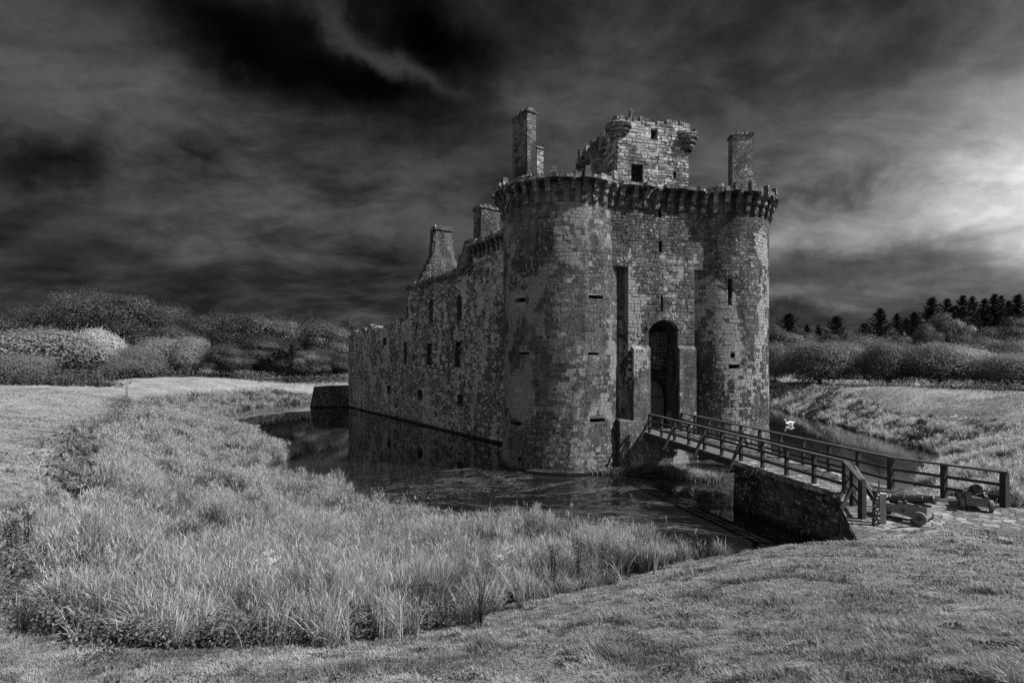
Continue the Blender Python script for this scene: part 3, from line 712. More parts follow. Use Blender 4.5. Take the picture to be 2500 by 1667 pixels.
# flanking pilasters, ledge and footing
def pil(u0, u1, z0, z1, d, mt, slope=.25):
    mb = MB(); P = [fm(u0, z0, -d), fm(u1, z0, -d), fm(u1, z0, .02), fm(u0, z0, .02)]; Q = [(x, y, z1-slope) for x, y, _ in P[:2]]+[(x, y, z1) for x, y, _ in P[2:]]
    mb.hexa(P+Q); return mb.build('pilaster', mt, blk)
pil(3.42, DU0-.01, 2.9, 7.72, .28, M['ashlar2']); pil(DU1+.01, GU1-.03, 2.2, 7.72, .28, M['ashlar2'])
mb = MB(); P = [fm(2.5, -1, -.38), fm(7.92, -1, -.38), fm(7.92, -1, .3), fm(2.5, -1, .3)]
zt = [3.05, 1.0, 1.3, 3.2]; 
# footing: level on the left, its top falls away to the right under the bridge
for (ua, ub, za, zb) in ((2.45, 4.55, 3.05, 2.95), (4.551, 5.0, 2.05, 1.9), (5.001, 7.92, 1.9, .95)):
    q = [fm(ua, -1, -.38), fm(ub, -1, -.38), fm(ub, -1, 1.1), fm(ua, -1, 1.1)]
    mb.hexa(q+[(q[0][0], q[0][1], za), (q[1][0], q[1][1], zb), (q[2][0], q[2][1], zb+.25), (q[3][0], q[3][1], za+.25)])
mb.build('footing', M['ashlar2'], blk)
mb = MB(); q = [fm(4.5, 1.9, -.6), fm(6.8, 1.9, -.6), fm(6.8, 1.9, 1.7), fm(4.5, 1.9, 1.7)]; mb.hexa(q+[(x, y, 2.31) for x, y, z in q]); mb.build('threshold', M['ashlar2'], blk)

# --- main body behind the towers
WD = Vector((-.550, .835, 0)); J = Vector((-.9, 43.3, 0)); ED = Vector((math.sin(R_(4.5)), math.cos(R_(4.5)), 0))
mb = MB()
body = [W(.5, -1.1), W(U2-.5, -1.1), W(U2, 0)+ED*14, J+WD*4.8+Vector((.3, .2, 0))]
zb = -1; mb.hexa([(p_.x, p_.y, -1) for p_ in body]+[(p_.x, p_.y, 17.3) for p_ in body]); mb.build('gatehouse_body', M['rubble'], castle)
mb = MB(); stones(mb, [W(1, -1.2), W(2, 1.2), W(3.6, 1.6)], 17.3, .8, .5, 1.0, .6); stones(mb, [W(1.6, .2), W(3.8, .4)], 17.3, 1.1, .5, 1.35, .7)
stones(mb, [W(9.8, -.5), W(12.2, 0), W(13.6, 1)], 17.3, .8, .3, .95, .6); mb.build('rubble_heap', M['top'], castle)

# --- machicolation: corbels and broken lintel course
def corbel_mesh(seed, ht=1.32, wd=.30, pr=.66):
    r = random.Random(seed); prof = [(-.1, 0)]
    tiers = 3
    for i in range(tiers):
        r0 = pr*(i+.65)/tiers*r.uniform(.93, 1.05) if i else pr*.36; zb_, zt_ = ht*i/tiers+.015, ht*(i+1)/tiers-.015
        for a in range(5):
            t = a/4; prof.append((r0*(1-.45*(1-math.sin(math.pi/2*min(1, t*1.5)))-(.10 if t == 1 else 0)), zb_+(zt_-zb_)*t))
        prof.append((r0*.55, zt_+.02))
    prof.append((-.1, ht))
    mb = MB(); n_ = len(prof)
    hw = wd/2*r.uniform(.88, 1.1)
    Lf = [(-hw, -p_[0], p_[1]) for p_ in prof]; Rt = [(hw, -p_[0], p_[1]) for p_ in prof]
    for i in range(n_-1): mb.face((Lf[i], Rt[i], Rt[i+1], Lf[i+1]))
    # side walls as fans to the wall line
    for S, sg in ((Lf, 1), (Rt, -1)):
        for i in range(1, n_-2):
            a, c = S[i], S[i+1]; f_ = [(a[0], .1, a[2]), a, c, (c[0], .1, c[2])]; mb.face(f_ if sg < 0 else f_[::-1])
    me_o = mb.build('corbel', M['top']); me = me_o.data; bpy.data.objects.remove(me_o); return me
CM = [corbel_mesh(s) for s in range(5)]; CMs = [corbel_mesh(s+9, 1.0, .28, .5) for s in range(3)]
def corbel(P, nrm, parent, pool=CM, z=16.2, dup_tier=False):
    o = bpy.data.objects.new('corbel', rnd.choice(pool)); link(o, parent)
    off = wloc(parent); o.location = Vector((P[0], P[1], z+rnd.uniform(-.03, .03)))-off
    o.rotation_euler = (rnd.uniform(-.02, .02), 0, math.atan2(nrm[0], -nrm[1])+rnd.uniform(-.04, .04))
    s_ = rnd.uniform(.93, 1.07); o.scale = (s_, rnd.uniform(.9, 1.1), 1)
def ring_course(c, a0, a1, tw, step_=.179):
    mb = MB(); k = int(round((a1-a0)/step_))
    for i in range(k+1):
        a = a0+(a1-a0)*i/k; nrm = (math.sin(a), -math.cos(a))
        corbel((c.x+nrm[0]*TR, c.y+nrm[1]*TR), nrm, tw)
    # broken slabs bridging the corbels
    kk = int((a1-a0)/.115)
    for i in range(kk):
        a = a0+(a1-a0)*(i+.5)/kk; nrm = (math.sin(a), -math.cos(a)); tn = (math.cos(a), math.sin(a))
        if rnd.random() < .06: continue
        ro = 4.62*rnd.uniform(.965, 1.01); q = ((c.x+nrm[0]*(ro+3.6)/2), (c.y+nrm[1]*(ro+3.6)/2), 0)
        mb.box(q, tn, nrm, .115*4.3/2*.97, (ro-3.6)/2, 17.47+rnd.uniform(0, .03), 17.68+rnd.uniform(0, .22), tx=.03, ty=.03)
        if rnd.random() < .35:
            ro = rnd.uniform(4.2, 4.5); q = (c.x+nrm[0]*ro, c.y+nrm[1]*ro, 0); mb.box(q, tn, nrm, rnd.uniform(.14, .22), .2, 17.66, 17.9+rnd.uniform(0, .32), tx=.04, ty=.04)
    mb.build('parapet', M['top'], tw)
    mb = MB()    # inner lip of the wall head
    for i in range(int((a1-a0)/.13)):
        a = a0+.13*i; nrm = (math.sin(a), -math.cos(a)); tn = (math.cos(a), math.sin(a))
        mb.box((c.x+nrm[0]*3.55, c.y+nrm[1]*3.55, 0), tn, nrm, .25, .25, 17.3, 17.55+rnd.uniform(0, .5), tx=.03, ty=.03)
    mb.build('wall_head', M['top'], tw)
jang = math.atan2(1, 1)
fa = math.atan2(DV.x, -DV.y)              # angle of the facade normal in tower terms
ring_course(C1, fa-2.15, fa+.52, TOW[0]); ring_course(C2, fa-.50, fa+2.1, TOW[1])
k = 8; mb = MB()
for i in range(k):
    u = 2.65+i*(5.75/(k-1)); P = fm(u, 0, 0); corbel(P, (DV.x, DV.y), gate)
u = 2.1
while u < 8.9:
    l_ = rnd.uniform(.35, .6)
    if rnd.random() > .12:
        P = W(u+l_/2, FW-.25+rnd.uniform(-.08, .08)); mb.box(P, DU, DV, l_/2*.96, .55*rnd.uniform(.75, 1.), 17.47+rnd.uniform(0, .03), 17.62+rnd.uniform(0, .3), tx=.03, ty=.03)
    u += l_
mb.build('parapet', M['top'], gate)
# --- cap house above the gate
TU0, TU1, TW0, TW1, TZ = 4.5, 10.2, 1.0, 6.2, 23.9
PT = W(0, TW0); tm = plane_map(PT, DU)
def tslot2(x0, x1, y0, y1, *r):
    u0, ya = ray_u(PT, DU, x0); u1, yb = ray_u(PT, DU, x1); y = (ya+yb)/2; return (u0, u1, CAM_H+(HZ-y1)*y/F, CAM_H+(HZ-y0)*y/F)+r
cap = grid_wall(tm, TU0, TU1, 16.8, lambda u: TZ+.12*math.sin(u*3), [tslot2(1541,1569,402,462,1.1,'window'), tslot2(1644,1650,420,441,.7,'window'), tslot2(1589,1605,318,340,.8,'window')], step=.5, name='cap_house', mt=M['b_rubble'], parent=castle, bl=(.42, .23, .05, 35))
sm = plane_map(W(TU0, TW1), Vector((-VX, -VY, 0)))
grid_wall(sm, 0, TW1-TW0, 16.8, lambda u: TZ-.2+.15*math.sin(u*5), [(2.3, 2.75, 20.2, 21.3, .5, 'window'), (1.2, 1.5, 18.2, 19.0, .5, 'window')], name='cap_house_side', mt=M['b_rubble'], parent=castle, bl=(.4, .22, .08, 36))
mb = MB(); q = [W(TU0+.9, TW0+.9), W(TU1-.005, TW0+.9), W(TU1-.3, TW1), W(TU0+.9, TW1)]; mb.hexa([(p_.x, p_.y, 16.8) for p_ in q]+[(p_.x, p_.y, 23.2) for p_ in q])
q = [W(TU1-.01, TW0+.003), W(TU1-.01, TW1), W(TU1-.5, TW1), W(TU1-.5, TW0+.003)]; mb.face([(p_.x, p_.y, 16.8) for p_ in q[:2]]+[(p_.x, p_.y, 23.7) for p_ in q[:2]][::-1])
mb.build('cap_house_core', M['rubbledark'], castle)
mb = MB()
stones(mb, [W(TU0+.3, TW0+.35), W(5.6, TW0+.35)], TZ-.1, .7, .05, .25, .4)
stones(mb, [W(5.8, TW0+.35), W(6.8, TW0+.35)], TZ-.1, .7, .3, .55, .35, .95)
stones(mb, [W(6.8, TW0+.35), W(8.4, TW0+.35)], TZ-.1, .7, .12, .3, .5, 1)
stones(mb, [W(8.4, TW0+.35), W(9.0, TW0+.35)], TZ-.1, .8, .35, .5, .4, 1); stones(mb, [W(9.1, TW0+.5), W(10.0, TW0+.6)], TZ-.1, .9, .5, .68, .5, 1)
mb.box(W(5.72, TW0+.3), DU, DV, .13, .15, TZ-.1, TZ+.85, tx=.02, ty=.02)
stones(mb, [W(TU0+.35, TW0+.5), W(TU0+.35, TW1)], TZ-.35, .8, .1, .5, .5)
mb.build('broken_top', M['top'], cap)
def bart(c, zb_, rr, ht, nm='bartizan', top=.5):
    mb = MB(); prof = [(rr*.5, zb_-.12)]
    for i in range(3):
        r1 = rr*(.68+.16*i); z0_ = zb_+ht*i/3
        prof += [(r1*.86, z0_), (r1, z0_+ht*.10), (r1*1.02, z0_+ht*.2), (r1*.9, z0_+ht*.31)]
    prof += [(rr*1.0, zb_+ht), (rr*.95, zb_+ht+.12), (.02, zb_+ht+.14)]
    mb.lathe(c, prof, 26); o = mb.build(nm, M['top'], castle)
    mb = MB()
    if top:
        k_ = 9
        for i in range(k_):
            a = 2*math.pi*i/k_; nrm = (math.cos(a), math.sin(a)); tn = (-math.sin(a), math.cos(a))
            if rnd.random() < .75: mb.box((c.x+nrm[0]*rr*.75, c.y+nrm[1]*rr*.75, 0), tn, nrm, .2, .15, zb_+ht+.1, zb_+ht+.12+rnd.random()*top, tx=.02, ty=.02)
        mb.build('broken_top', M['top'], o)
bart(W(TU0+.22, TW0+.25), 22.7, .92, .72, top=.35); bart(W(TU1-.1, TW0+.15), 22.25, .84, .95, top=.25); bart(W(TU0-.1, TW1-.3), 21.2, 1.0, 1.1, top=1.6)
mb = MB()   # stair turret stump at the rear left of the cap house
mb.box(W(TU0-.4, TW1+.3), DU, DV, .9, .8, 17, 22.0, tx=.2, ty=.2); mb.box(W(TU0+.2, TW1+.3), DU, DV, .8, .8, 21.9, 23.5, tx=.1, ty=.1); mb.box(W(TU0-.75, TW1-.6), DU, DV, .5, .9, 17, 20.8, tx=.15, ty=.1); mb.box(W(TU0-.25, TW1-1.4), DU, DV, .3, 1.6, 17, 22.6, tx=.1, ty=.3); mb.box(W(TU0-.95, TW1), DU, DV, .6, .5, 17, 19.6, tx=.2, ty=.1)
stones(mb, [W(TU0-.9, TW1+.2), W(TU0+.8, TW1+.2)], 22.0, .9, .0, 1.9, .4)
stones(mb, [W(TU0-.2, TW1-.4), W(TU0-.1, TW0+2)], 22.4, .7, .0, 1.5, .4)
mb.build('stair_turret', M['rubble'], castle)
# --- chimneys
def chimney(c, ax, hx, hy, z0, z1, nm='chimney', cap=.25, mt='rubble', taper=.06):
    ax = Vector((ax[0], ax[1], 0)).normalized(); ay = Vector((-ax.y, ax.x, 0)); mb = MB()
    k_ = 5
    for i in range(k_):
        za, zb_ = z0+(z1-z0)*i/k_, z0+(z1-z0)*(i+1)/k_; s0 = 1-taper*i/k_; s1_ = 1-taper*(i+1)/k_
        mb.box(c, ax, ay, hx*s0, hy*s0, za, zb_, tx=hx*(s0-s1_), ty=hy*(s0-s1_))
    o = mb.build(nm, M[mt], castle)
    mb = MB(); mb.box(c, ax, ay, hx*(1-taper)+.09, hy*(1-taper)+.09, z1+.003, z1+.17)
    c = Vector(c); n_ = max(2, int(hx*2/.4))
    for i in range(n_):
        q = c+ax*(-hx+2*hx*(i+.5)/n_); mb.box(q, ax, ay, hx/n_*.95, hy*rnd.uniform(.6, .9), z1+.17, z1+.18+cap*rnd.uniform(.3, 1.4)*(1-abs(2*(i+.5)/n_-1)*.5), tx=.03, ty=.05)
    mb.build('chimney_cap', M['top'], o); return o
wdir = WD
cc1 = Vector((1.85, 40.0, 0)); cc = cc1+WD*1.05-Vector((WD.y, -WD.x, 0))*.42
chimney(cc, WD, 1.05, .42, 17.2, 25.3, mt='gable')
mb = MB(); q = cc1+WD*.75+Vector((.25, .15, 0)); mb.box(q+Vector((.28, .1, 0)), WD, (WD.y, -WD.x), .35, .32, 17.2, 22.9, tx=.02, ty=.02); mb.box(q+Vector((.25, .1, 0)), WD, (WD.y, -WD.x), .42, .36, 22.9, 23.05); mb.box(q+Vector((.7, .1, 0)), WD, (WD.y, -WD.x), .45, .4, 17.2, 19.3, tx=.1, ty=.2)
mb.build('chimney_spur', M['rubble'], castle)
chimney(Vector((18.1, 42.2, 0)), ED, .55, .78, 17.2, 24.4, taper=.02, cap=.4)
# --- west side
PW = J; wm = plane_map(J-WD*0, -WD)     # runs towards the camera so that its outer side faces left
def ws(px): u, y = ray_u(PW, -WD, px); return u, y
def wwin(x0, x1, y0, y1, nm='window', d=.7):
    ua, ya = ws(x0); ub, yb = ws(x1); y = (ya+yb)/2; return (ua, ub, CAM_H+(HZ-y1)*y/F, CAM_H+(HZ-y0)*y/F, d, nm)
def blockwall(nm, ua, ub, ztop, holes, thick, mt, uoff, step=.9):
    tf = ztop if callable(ztop) else (lambda u: ztop)
    o = grid_wall(wm, ua, ub, -1, tf, holes, step=step, name=nm, mt=M['b_'+mt], parent=castle, uoff=uoff, bl=(.40, .20, .075, int(uoff)))
    mb = MB(); k_ = max(1, int((ub-ua)/step))
    for i in range(k_):
        a, c = ua+(ub-ua)*i/k_, ua+(ub-ua)*(i+1)/k_
        mb.face([wm(a, tf(a), 0), wm(c, tf(c), 0), wm(c, tf(c), thick), wm(a, tf(a), thick)])
        mb.face([wm(c, -1, thick), wm(a, -1, thick), wm(a, tf(a), thick), wm(c, tf(c), thick)])
    for a in (ua, ub): mb.face([wm(a, -1, 0), wm(a, -1, thick), wm(a, tf(a), thick), wm(a, tf(a), 0)])
    mb.build('wall_core', M[mt], o); return o
s_far, s_rng, s_gh = -42.2, -19.4, -5.0
wallA = blockwall('side_wall', s_gh, 6.0, 16.9, [], 3, 'rubble', 50)
wallB = blockwall('range_wall', s_rng, s_gh, 15.0, [wwin(1048,1058,735,786), wwin(1116,1128,722,781), wwin(1015,1018,790,807), wwin(1080,1083,757,777), wwin(1042,1054,838,890), wwin(1111,1125,836,893), wwin(1009,1014,865,882), wwin(1073,1077,864,884), wwin(1019,1031,953,974), wwin(1117,1131,965,988), wwin(1095,1100,1028,1038)], 6.5, 'rubble', 20)
def ctop(u): 
    return 11.15+.22*math.sin(u*.7)+.12*math.sin(u*1.9+1)+.07*math.sin(u*5.3)-(.7 if u < -40.9 else 0)-(.35 if -35 < u < -33.4 else 0)+(.4 if u > -23 else 0)
wallC = blockwall('curtain_wall', s_far, s_rng, ctop, [wwin(985.6,994,837,888), wwin(946,953,943,962), wwin(935,944,823,841)], 2.2, 'rubble', 0, .6)
mb = MB(); stones(mb, [Vector(wm(s_far+.3, 0, .5)), Vector(wm(s_rng-.2, 0, .5))], 0, 1.1, -.12, .16, .75, .7, zf=lambda q: ctop((q-J).dot(-WD)))
mb.box(Vector(wm(s_rng-1.6, 0, .6)), WD, (WD.y, -WD.x), .5, .4, 11, 12.9, tx=.1, ty=.1); mb.build('broken_top', M['top'], wallC)
mb = MB()   # eaves cornice of the range
u = s_rng-.15
while u < s_gh:
    l_ = rnd.uniform(.5, .9); P = Vector(wm(u+l_/2, 0, -.05)); mb.box(P, WD, (WD.y, -WD.x), l_/2*.97, .30+rnd.uniform(-.05, .03), 14.85, 15.2+rnd.uniform(-.06, .15), tx=.03, ty=.04); u += l_
u = s_rng
while u < s_gh:
    P = Vector(wm(u, 0, -.05)); mb.box(P, WD, (WD.y, -WD.x), .13, .22, 14.55, 14.86, tx=-.02, ty=-.06); u += .55
mb.build('cornice', M['top'], wallB)
mb = MB()    # broken footing ledge along the water
u = s_far
while u < 5:
    l_ = rnd.uniform(1, 2); P = Vector(wm(u+l_/2, 0, -.05)); mb.box(P, WD, (WD.y, -WD.x), l_/2, .2, -.6, .12+rnd.uniform(-.03, .06)); u += l_+.001
mb.build('plinth', M['rubbledark'], wallB)
for tier, (zz, pr) in enumerate(((15.75, 1),)):
    u = s_gh+.2
    while u < 3.5: corbel(wm(u, 0, 0), (-WD.y, WD.x), wallA, CMs, zz); u += .75
mb = MB(); u = s_gh
while u < 4:
    l_ = rnd.uniform(.4, .7); P = Vector(wm(u+l_/2, 0, -.1)); mb.box(P, WD, (WD.y, -WD.x), l_/2*.97, .5, 16.7, 17.0+rnd.uniform(0, .4), tx=.03, ty=.04); u += l_
mb.build('parapet', M['top'], wallA)
# gable with chimney at the far end of the range, and a second stack nearer
GI = Vector((WD.y, -WD.x, 0)); g0 = Vector(wm(s_rng+1.6, 0, .1))
prof = [(0, 15), (.6, 15.7), (1.1, 16.6), (1.6, 17.7), (2.1, 19.3), (2.25, 21.4), (4.15, 21.4), (4.3, 19.2), (4.9, 17.4), (5.6, 16.2), (6.4, 15)]
mb = MB(); th = WD*.55
ff = [(g0+GI*a-th, z) for a, z in prof]; bb_ = [(g0+GI*a+th, z) for a, z in prof]
for i in range(len(prof)-1):
    a, c = ff[i], ff[i+1]; d_, e_ = bb_[i], bb_[i+1]
    mb.face([(a[0].x, a[0].y, 14.9), (c[0].x, c[0].y, 14.9), (c[0].x, c[0].y, c[1]), (a[0].x, a[0].y, a[1])]); mb.face([(d_[0].x, d_[0].y, 14.9), (e_[0].x, e_[0].y, 14.9), (e_[0].x, e_[0].y, e_[1]), (d_[0].x, d_[0].y, d_[1])])
    mb.face([(a[0].x, a[0].y, a[1]), (c[0].x, c[0].y, c[1]), (e_[0].x, e_[0].y, e_[1]), (d_[0].x, d_[0].y, d_[1])])
for i in range(len(prof)-1):
    (a, za_), (c, zc_) = prof[i], prof[i+1]; n_ = max(1, int(math.hypot(c-a, zc_-za_)/.38))
    for k_ in range(n_):
        t = (k_+.5)/n_; q = g0+GI*(a+(c-a)*t); zz_ = za_+(zc_-za_)*t
        if rnd.random() < .85: mb.box(q+WD*rnd.uniform(-.05, .05), GI, WD, rnd.uniform(.16, .27), .5*rnd.uniform(.85, 1.1), zz_-.35, zz_+rnd.uniform(.0, .24), tx=.03, ty=.04)
gab = mb.build('gable', M['gable'], castle)
mb = MB(); c = g0+GI*3.2
mb.box(c, GI, WD, 1.12, .68, 21.3, 21.6); 
for i in range(4): mb.box(c+GI*(-.8+.53*i), GI, WD, .24, .5, 21.6, 21.75+rnd.random()*.35, tx=.03, ty=.04)
mb.build('chimney_cap', M['top'], gab)
c2 = Vector((-2.3, 48.6, 0)); chimney(c2, GI, 1.05, .7, 15, 20.4, mt='gable')
mb = MB(); mb.box(c2+WD*.3-GI*.6, GI, WD, 1.7, .9, 15, 17.6, tx=.5, ty=.2); mb.box(Vector((-4.2, 49.6, 0)), GI, WD, .8, .8, 15, 16.6, tx=.3, ty=.2); mb.build('broken_gable', M['gable'], castle)
# stump of the corner tower far left
mb = MB(); P = [Vector((-29.6, 77.5, -1)), Vector((-23.8, 78.2, -1)), Vector((-22.5, 82, -1)), Vector((-28.5, 82.5, -1))]
Q = [Vector((-29.0, 77.9, 3.0)), Vector((-23.9, 78.3, 3.15)), Vector((-22.5, 82, 3.1)), Vector((-28, 82, 3.0))]
mb.hexa([tuple(q) for q in P+Q]); mb.build('tower_stump', M['rubbledark'], castle)

# ---------------------------------------------------------------- timber bridge
br = empty('wooden_bridge', tuple(A0+DV*4+DU*1.15+Vector((0, 0, 2.2))), 'dark timber footbridge with railings crossing the moat to the gate', 'bridge')
mb = MB(); t = -1.1; 
while t < 8.35:
    q = A0+DV*(t+.09)+DU*1.15; mb.box(q, DU, DV, 1.28, .086, bz(t)-.07, bz(t)+rnd.uniform(0, .008)); t += .18
mb.build('deck', M['deck'], br)
for off in (-.02, .75, 1.5, 2.3):
    mb = MB(); a = A0+DV*-1.0+DU*off; c = A0+DV*8.3+DU*off; mb.bar((a.x, a.y, bz(-1)-.22), (c.x, c.y, bz(8.3)-.22), .2, .28); mb.build('beam', M['tarwood'], br)
def post(P, z0, z1, wd=.13):
    mb = MB(); mb.box(P, DU, DV, wd/2, wd/2, z0, z1); mb.build('post', M['tarwood'], br)
def rail(A, B, cap=True, dz_=0.):
    """top cap and two lower rails between two rail-top points"""
    A = Vector(A); B = Vector(B); up = Vector((0, 0, 1))
    mb = MB(); mb.bar(A, B, .17, .07); mb.build('handrail', M['railtop'], br)
    for h in (.42, .82):
        mb = MB(); mb.bar(A-up*h, B-up*h, .05, .10); mb.build('rail', M['tarwood'], br)
RH = 1.14
for off, sgn, t0, t1, npst in ((0., -1, 0.1, 14.0, 11), (2.29, 1, -.05, 13.8, 11)):
    ts = [t0+(t1-t0)*i/(npst-1) for i in range(npst)]
    for i, t in enumerate(ts):
        P = A0+DV*t+DU*off; post(P, bz(t)-(.35 if t < 8.3 else .12), bz(t)+RH-.04, .15 if i in (0, npst-1) else .125)
        if t < 8.6 and i % 2 == 0:
            mb = MB(); a = P-DU*.15*(-sgn)+Vector((0, 0, bz(t)-.42)); c = P+DU*sgn*.75+Vector((0, 0, bz(t)-.42)); mb.bar(P-DU*sgn*.3+Vector((0, 0, bz(t)-.42)), c, .13, .13); mb.build('outrigger', M['tarwood'], br)
            mb = MB(); mb.bar(P+DU*sgn*.62+Vector((0, 0, bz(t)-.38)), P+DU*sgn*.07+Vector((0, 0, bz(t)+.80)), .10, .11); mb.build('brace', M['tarwood'], br)
    for i in range(0, npst-1, 2):
        ta, tb = ts[i], ts[min(i+2, npst-1)]; a = A0+DV*ta+DU*off; c = A0+DV*tb+DU*off
        rail((a.x, a.y, bz(ta)+RH), (c.x, c.y, bz(tb)+RH))
zt_ = bz(14)+RH; zg = 1.95
n0 = A0+DV*14.0; n1_ = Vector((10.55, 16.05, 0)); nm_ = n0.lerp(n1_, .5)
post(nm_, zg-.1, zt_-.04, .15); post(n1_, zg-.3, zt_-.04, .16); rail((n0.x, n0.y, zt_+.002), (n1_.x, n1_.y, zt_-.03))
f0 = A0+DV*13.8+DU*2.29; f1 = Vector((16.0, 17.3, 0)); fmid = f0.lerp(f1, .5)
post(f0, 1.9, zt_-.04, .17); post(fmid, zg-.1, zt_-.05, .15); post(f1, zg-.3, zt_-.05, .18); rail((f0.x, f0.y, zt_+.002), (f1.x+.06, f1.y-.07, zt_-.04))
for a, c in (((11.62, 18.1, 3.12), (11.95, 17.2, 2.0)), ((11.55, 17.9, 3.02), (11.78, 17.35, 2.2)), ((11.45, 18.2, 2.6), (10.75, 17.6, 2.02)), ((11.1, 17.4, 2.6), (10.45, 16.9, 2.0))):
    mb = MB(); mb.bar(a, c, .06, .13); mb.build('brace', M['tarwood'], br)

# ---------------------------------------------------------------- cannons
def cannon(label, loc, ang, carr, elev=2.):
    """ship style gun; muzzle along local +x"""
    root = empty('cannon', (0, 0, 0), label, 'cannon', 'old cannons on the paved terrace')
    z = 0
    def cheek(sy):
        mb = MB(); pr = [(-.78, .16), (-.78, .36), (-.42, .36), (-.42, .46), (-.12, .46), (-.12, .58), (.62, .52), (.62, .16), (.30, .14), (-.3, .22)]
        y0, y1 = sy*.19, sy*.27
        y0, y1 = min(y0, y1), max(y0, y1); n_ = len(pr)
        mb.face([(x, y0, zz) for x, zz in pr]); mb.face([(x, y1, zz) for x, zz in pr][::-1])
        for i in range(n_):
            a, c = pr[i], pr[(i+1) % n_]; mb.face([(a[0], y0, a[1]), (a[0], y1, a[1]), (c[0], y1, c[1]), (c[0], y0, c[1])])
        ck = mb.build('carriage_cheek', M[carr], root, weld=True)
        mb = MB(); yy = sy*.285; mb.tube([(0.02, sy*.265, .33), (0.02, sy*.30, .33)], [.055, .05], 12); mb.tube([(.42, sy*.265, .2), (.42, sy*.29, .2)], [.03, .03], 8); mb.build('ring_bolt', M['iron'], ck)
        mb = MB(); mb.tube([(.30, sy*.26, .555), (.42, sy*.26, .54)], [.03, .03], 6); mb.build('trunnion_cap', M['iron'], ck)
    cheek(-1); cheek(1)
    mb = MB(); mb.box((-.3, 0, 0), (1, 0), (0, 1), .45, .19, .2, .27); mb.box((.57, 0, 0), (1, 0), (0, 1), .05, .187, .17, .44); mb.box((-.74, 0, 0), (1, 0), (0, 1), .04, .187, .17, .33); mb.build('carriage_bed', M[carr], root)
    for x, r_ in ((-.56, .165), (.46, .195)):
        mb = MB(); mb.tube([(x, -.46, r_), (x, .46, r_)], [.045, .045], 10); mb.build('axle', M['carriage_dark'], root)
        for sy in (-1, 1):
            mb = MB(); mb.tube([(x, sy*.31, r_), (x, sy*.33, r_), (x, sy*.40, r_), (x, sy*.42, r_)], [r_*.93, r_, r_, r_*.93], 24); wl = mb.build('wheel', M['carriage_dark'], root)
            mb = MB(); mb.tube([(x, sy*.42, r_), (x, sy*.47, r_)], [r_*.42, r_*.36], 14); mb.build('hub', M['iron'], wl)
    ca, sa = math.cos(R_(elev)), math.sin(R_(elev))
    mb = MB(); pr = [(-.66, .03), (-.64, .075), (-.58, .08), (-.54, .05), (-.50, .06), (-.47, .15), (-.45, .168), (-.42, .168), (-.41, .155), (-.1, .145), (-.09, .158), (-.05, .158), (-.04, .138), (.38, .118), (.39, .13), (.42, .13), (.43, .115), (.60, .118), (.66, .145), (.70, .148), (.72, .13), (.72, .07), (.60, .068)]
    mb.tube([(.05+x*ca, 0, .62+x*sa) for x, r_ in pr], [r_*.86 for x, r_ in pr], 24); bl = mb.build('barrel', M['iron'], root, smooth=False)
    mb = MB(); mb.tube([(.05, -.28, .57), (.05, .28, .57)], [.055, .055], 14); mb.build('trunnion', M['iron'], root)
    root.location = loc; root.rotation_euler = (0, 0, ang); root.scale = (.95, .95, .98); return root
cannon('grey painted cannon carriage beside the pale post, black barrel pointing right', (11.78, 15.95, 1.975), math.atan2(-.78, .62), 'carriage', 9)
cannon('brown wooden cannon carriage seen muzzle first in front of the end railing', (15.0, 17.25, 1.975), math.atan2(-.80, -.58), 'carriage_dark', 13)
# posts by the near cannon
mb = MB(); mb.box((10.5, 15.35, 0), (1, 0), (0, 1), .075, .075, 1.8, 2.98, tx=.01, ty=.01); dp = mb.build('wooden_post', M['lichen'], None, origin=(10.5, 15.35, 1.95)); tag(dp, 'dark lichen spotted post with a thin iron spike on top', 'post')
mb = MB(); mb.box((10.6, 15.38, 0), (.9, .3), (-.3, .9), .035, .012, 2.9, 3.27, tx=.02, ty=.004); mb.build('spike', M['iron'], dp)
mb = MB(); mb.box((10.86, 15.6, 0), (.9, -.4), (.4, .9), .075, .07, 1.9, 2.80); mb.box((10.86, 15.6, 0), (.9, -.4), (.4, .9), .085, .08, 2.80, 2.84); pp = mb.build('wooden_post', M['palewood'], None, origin=(10.86, 15.6, 1.95)); tag(pp, 'pale square timber post behind the spotted dark post', 'post')

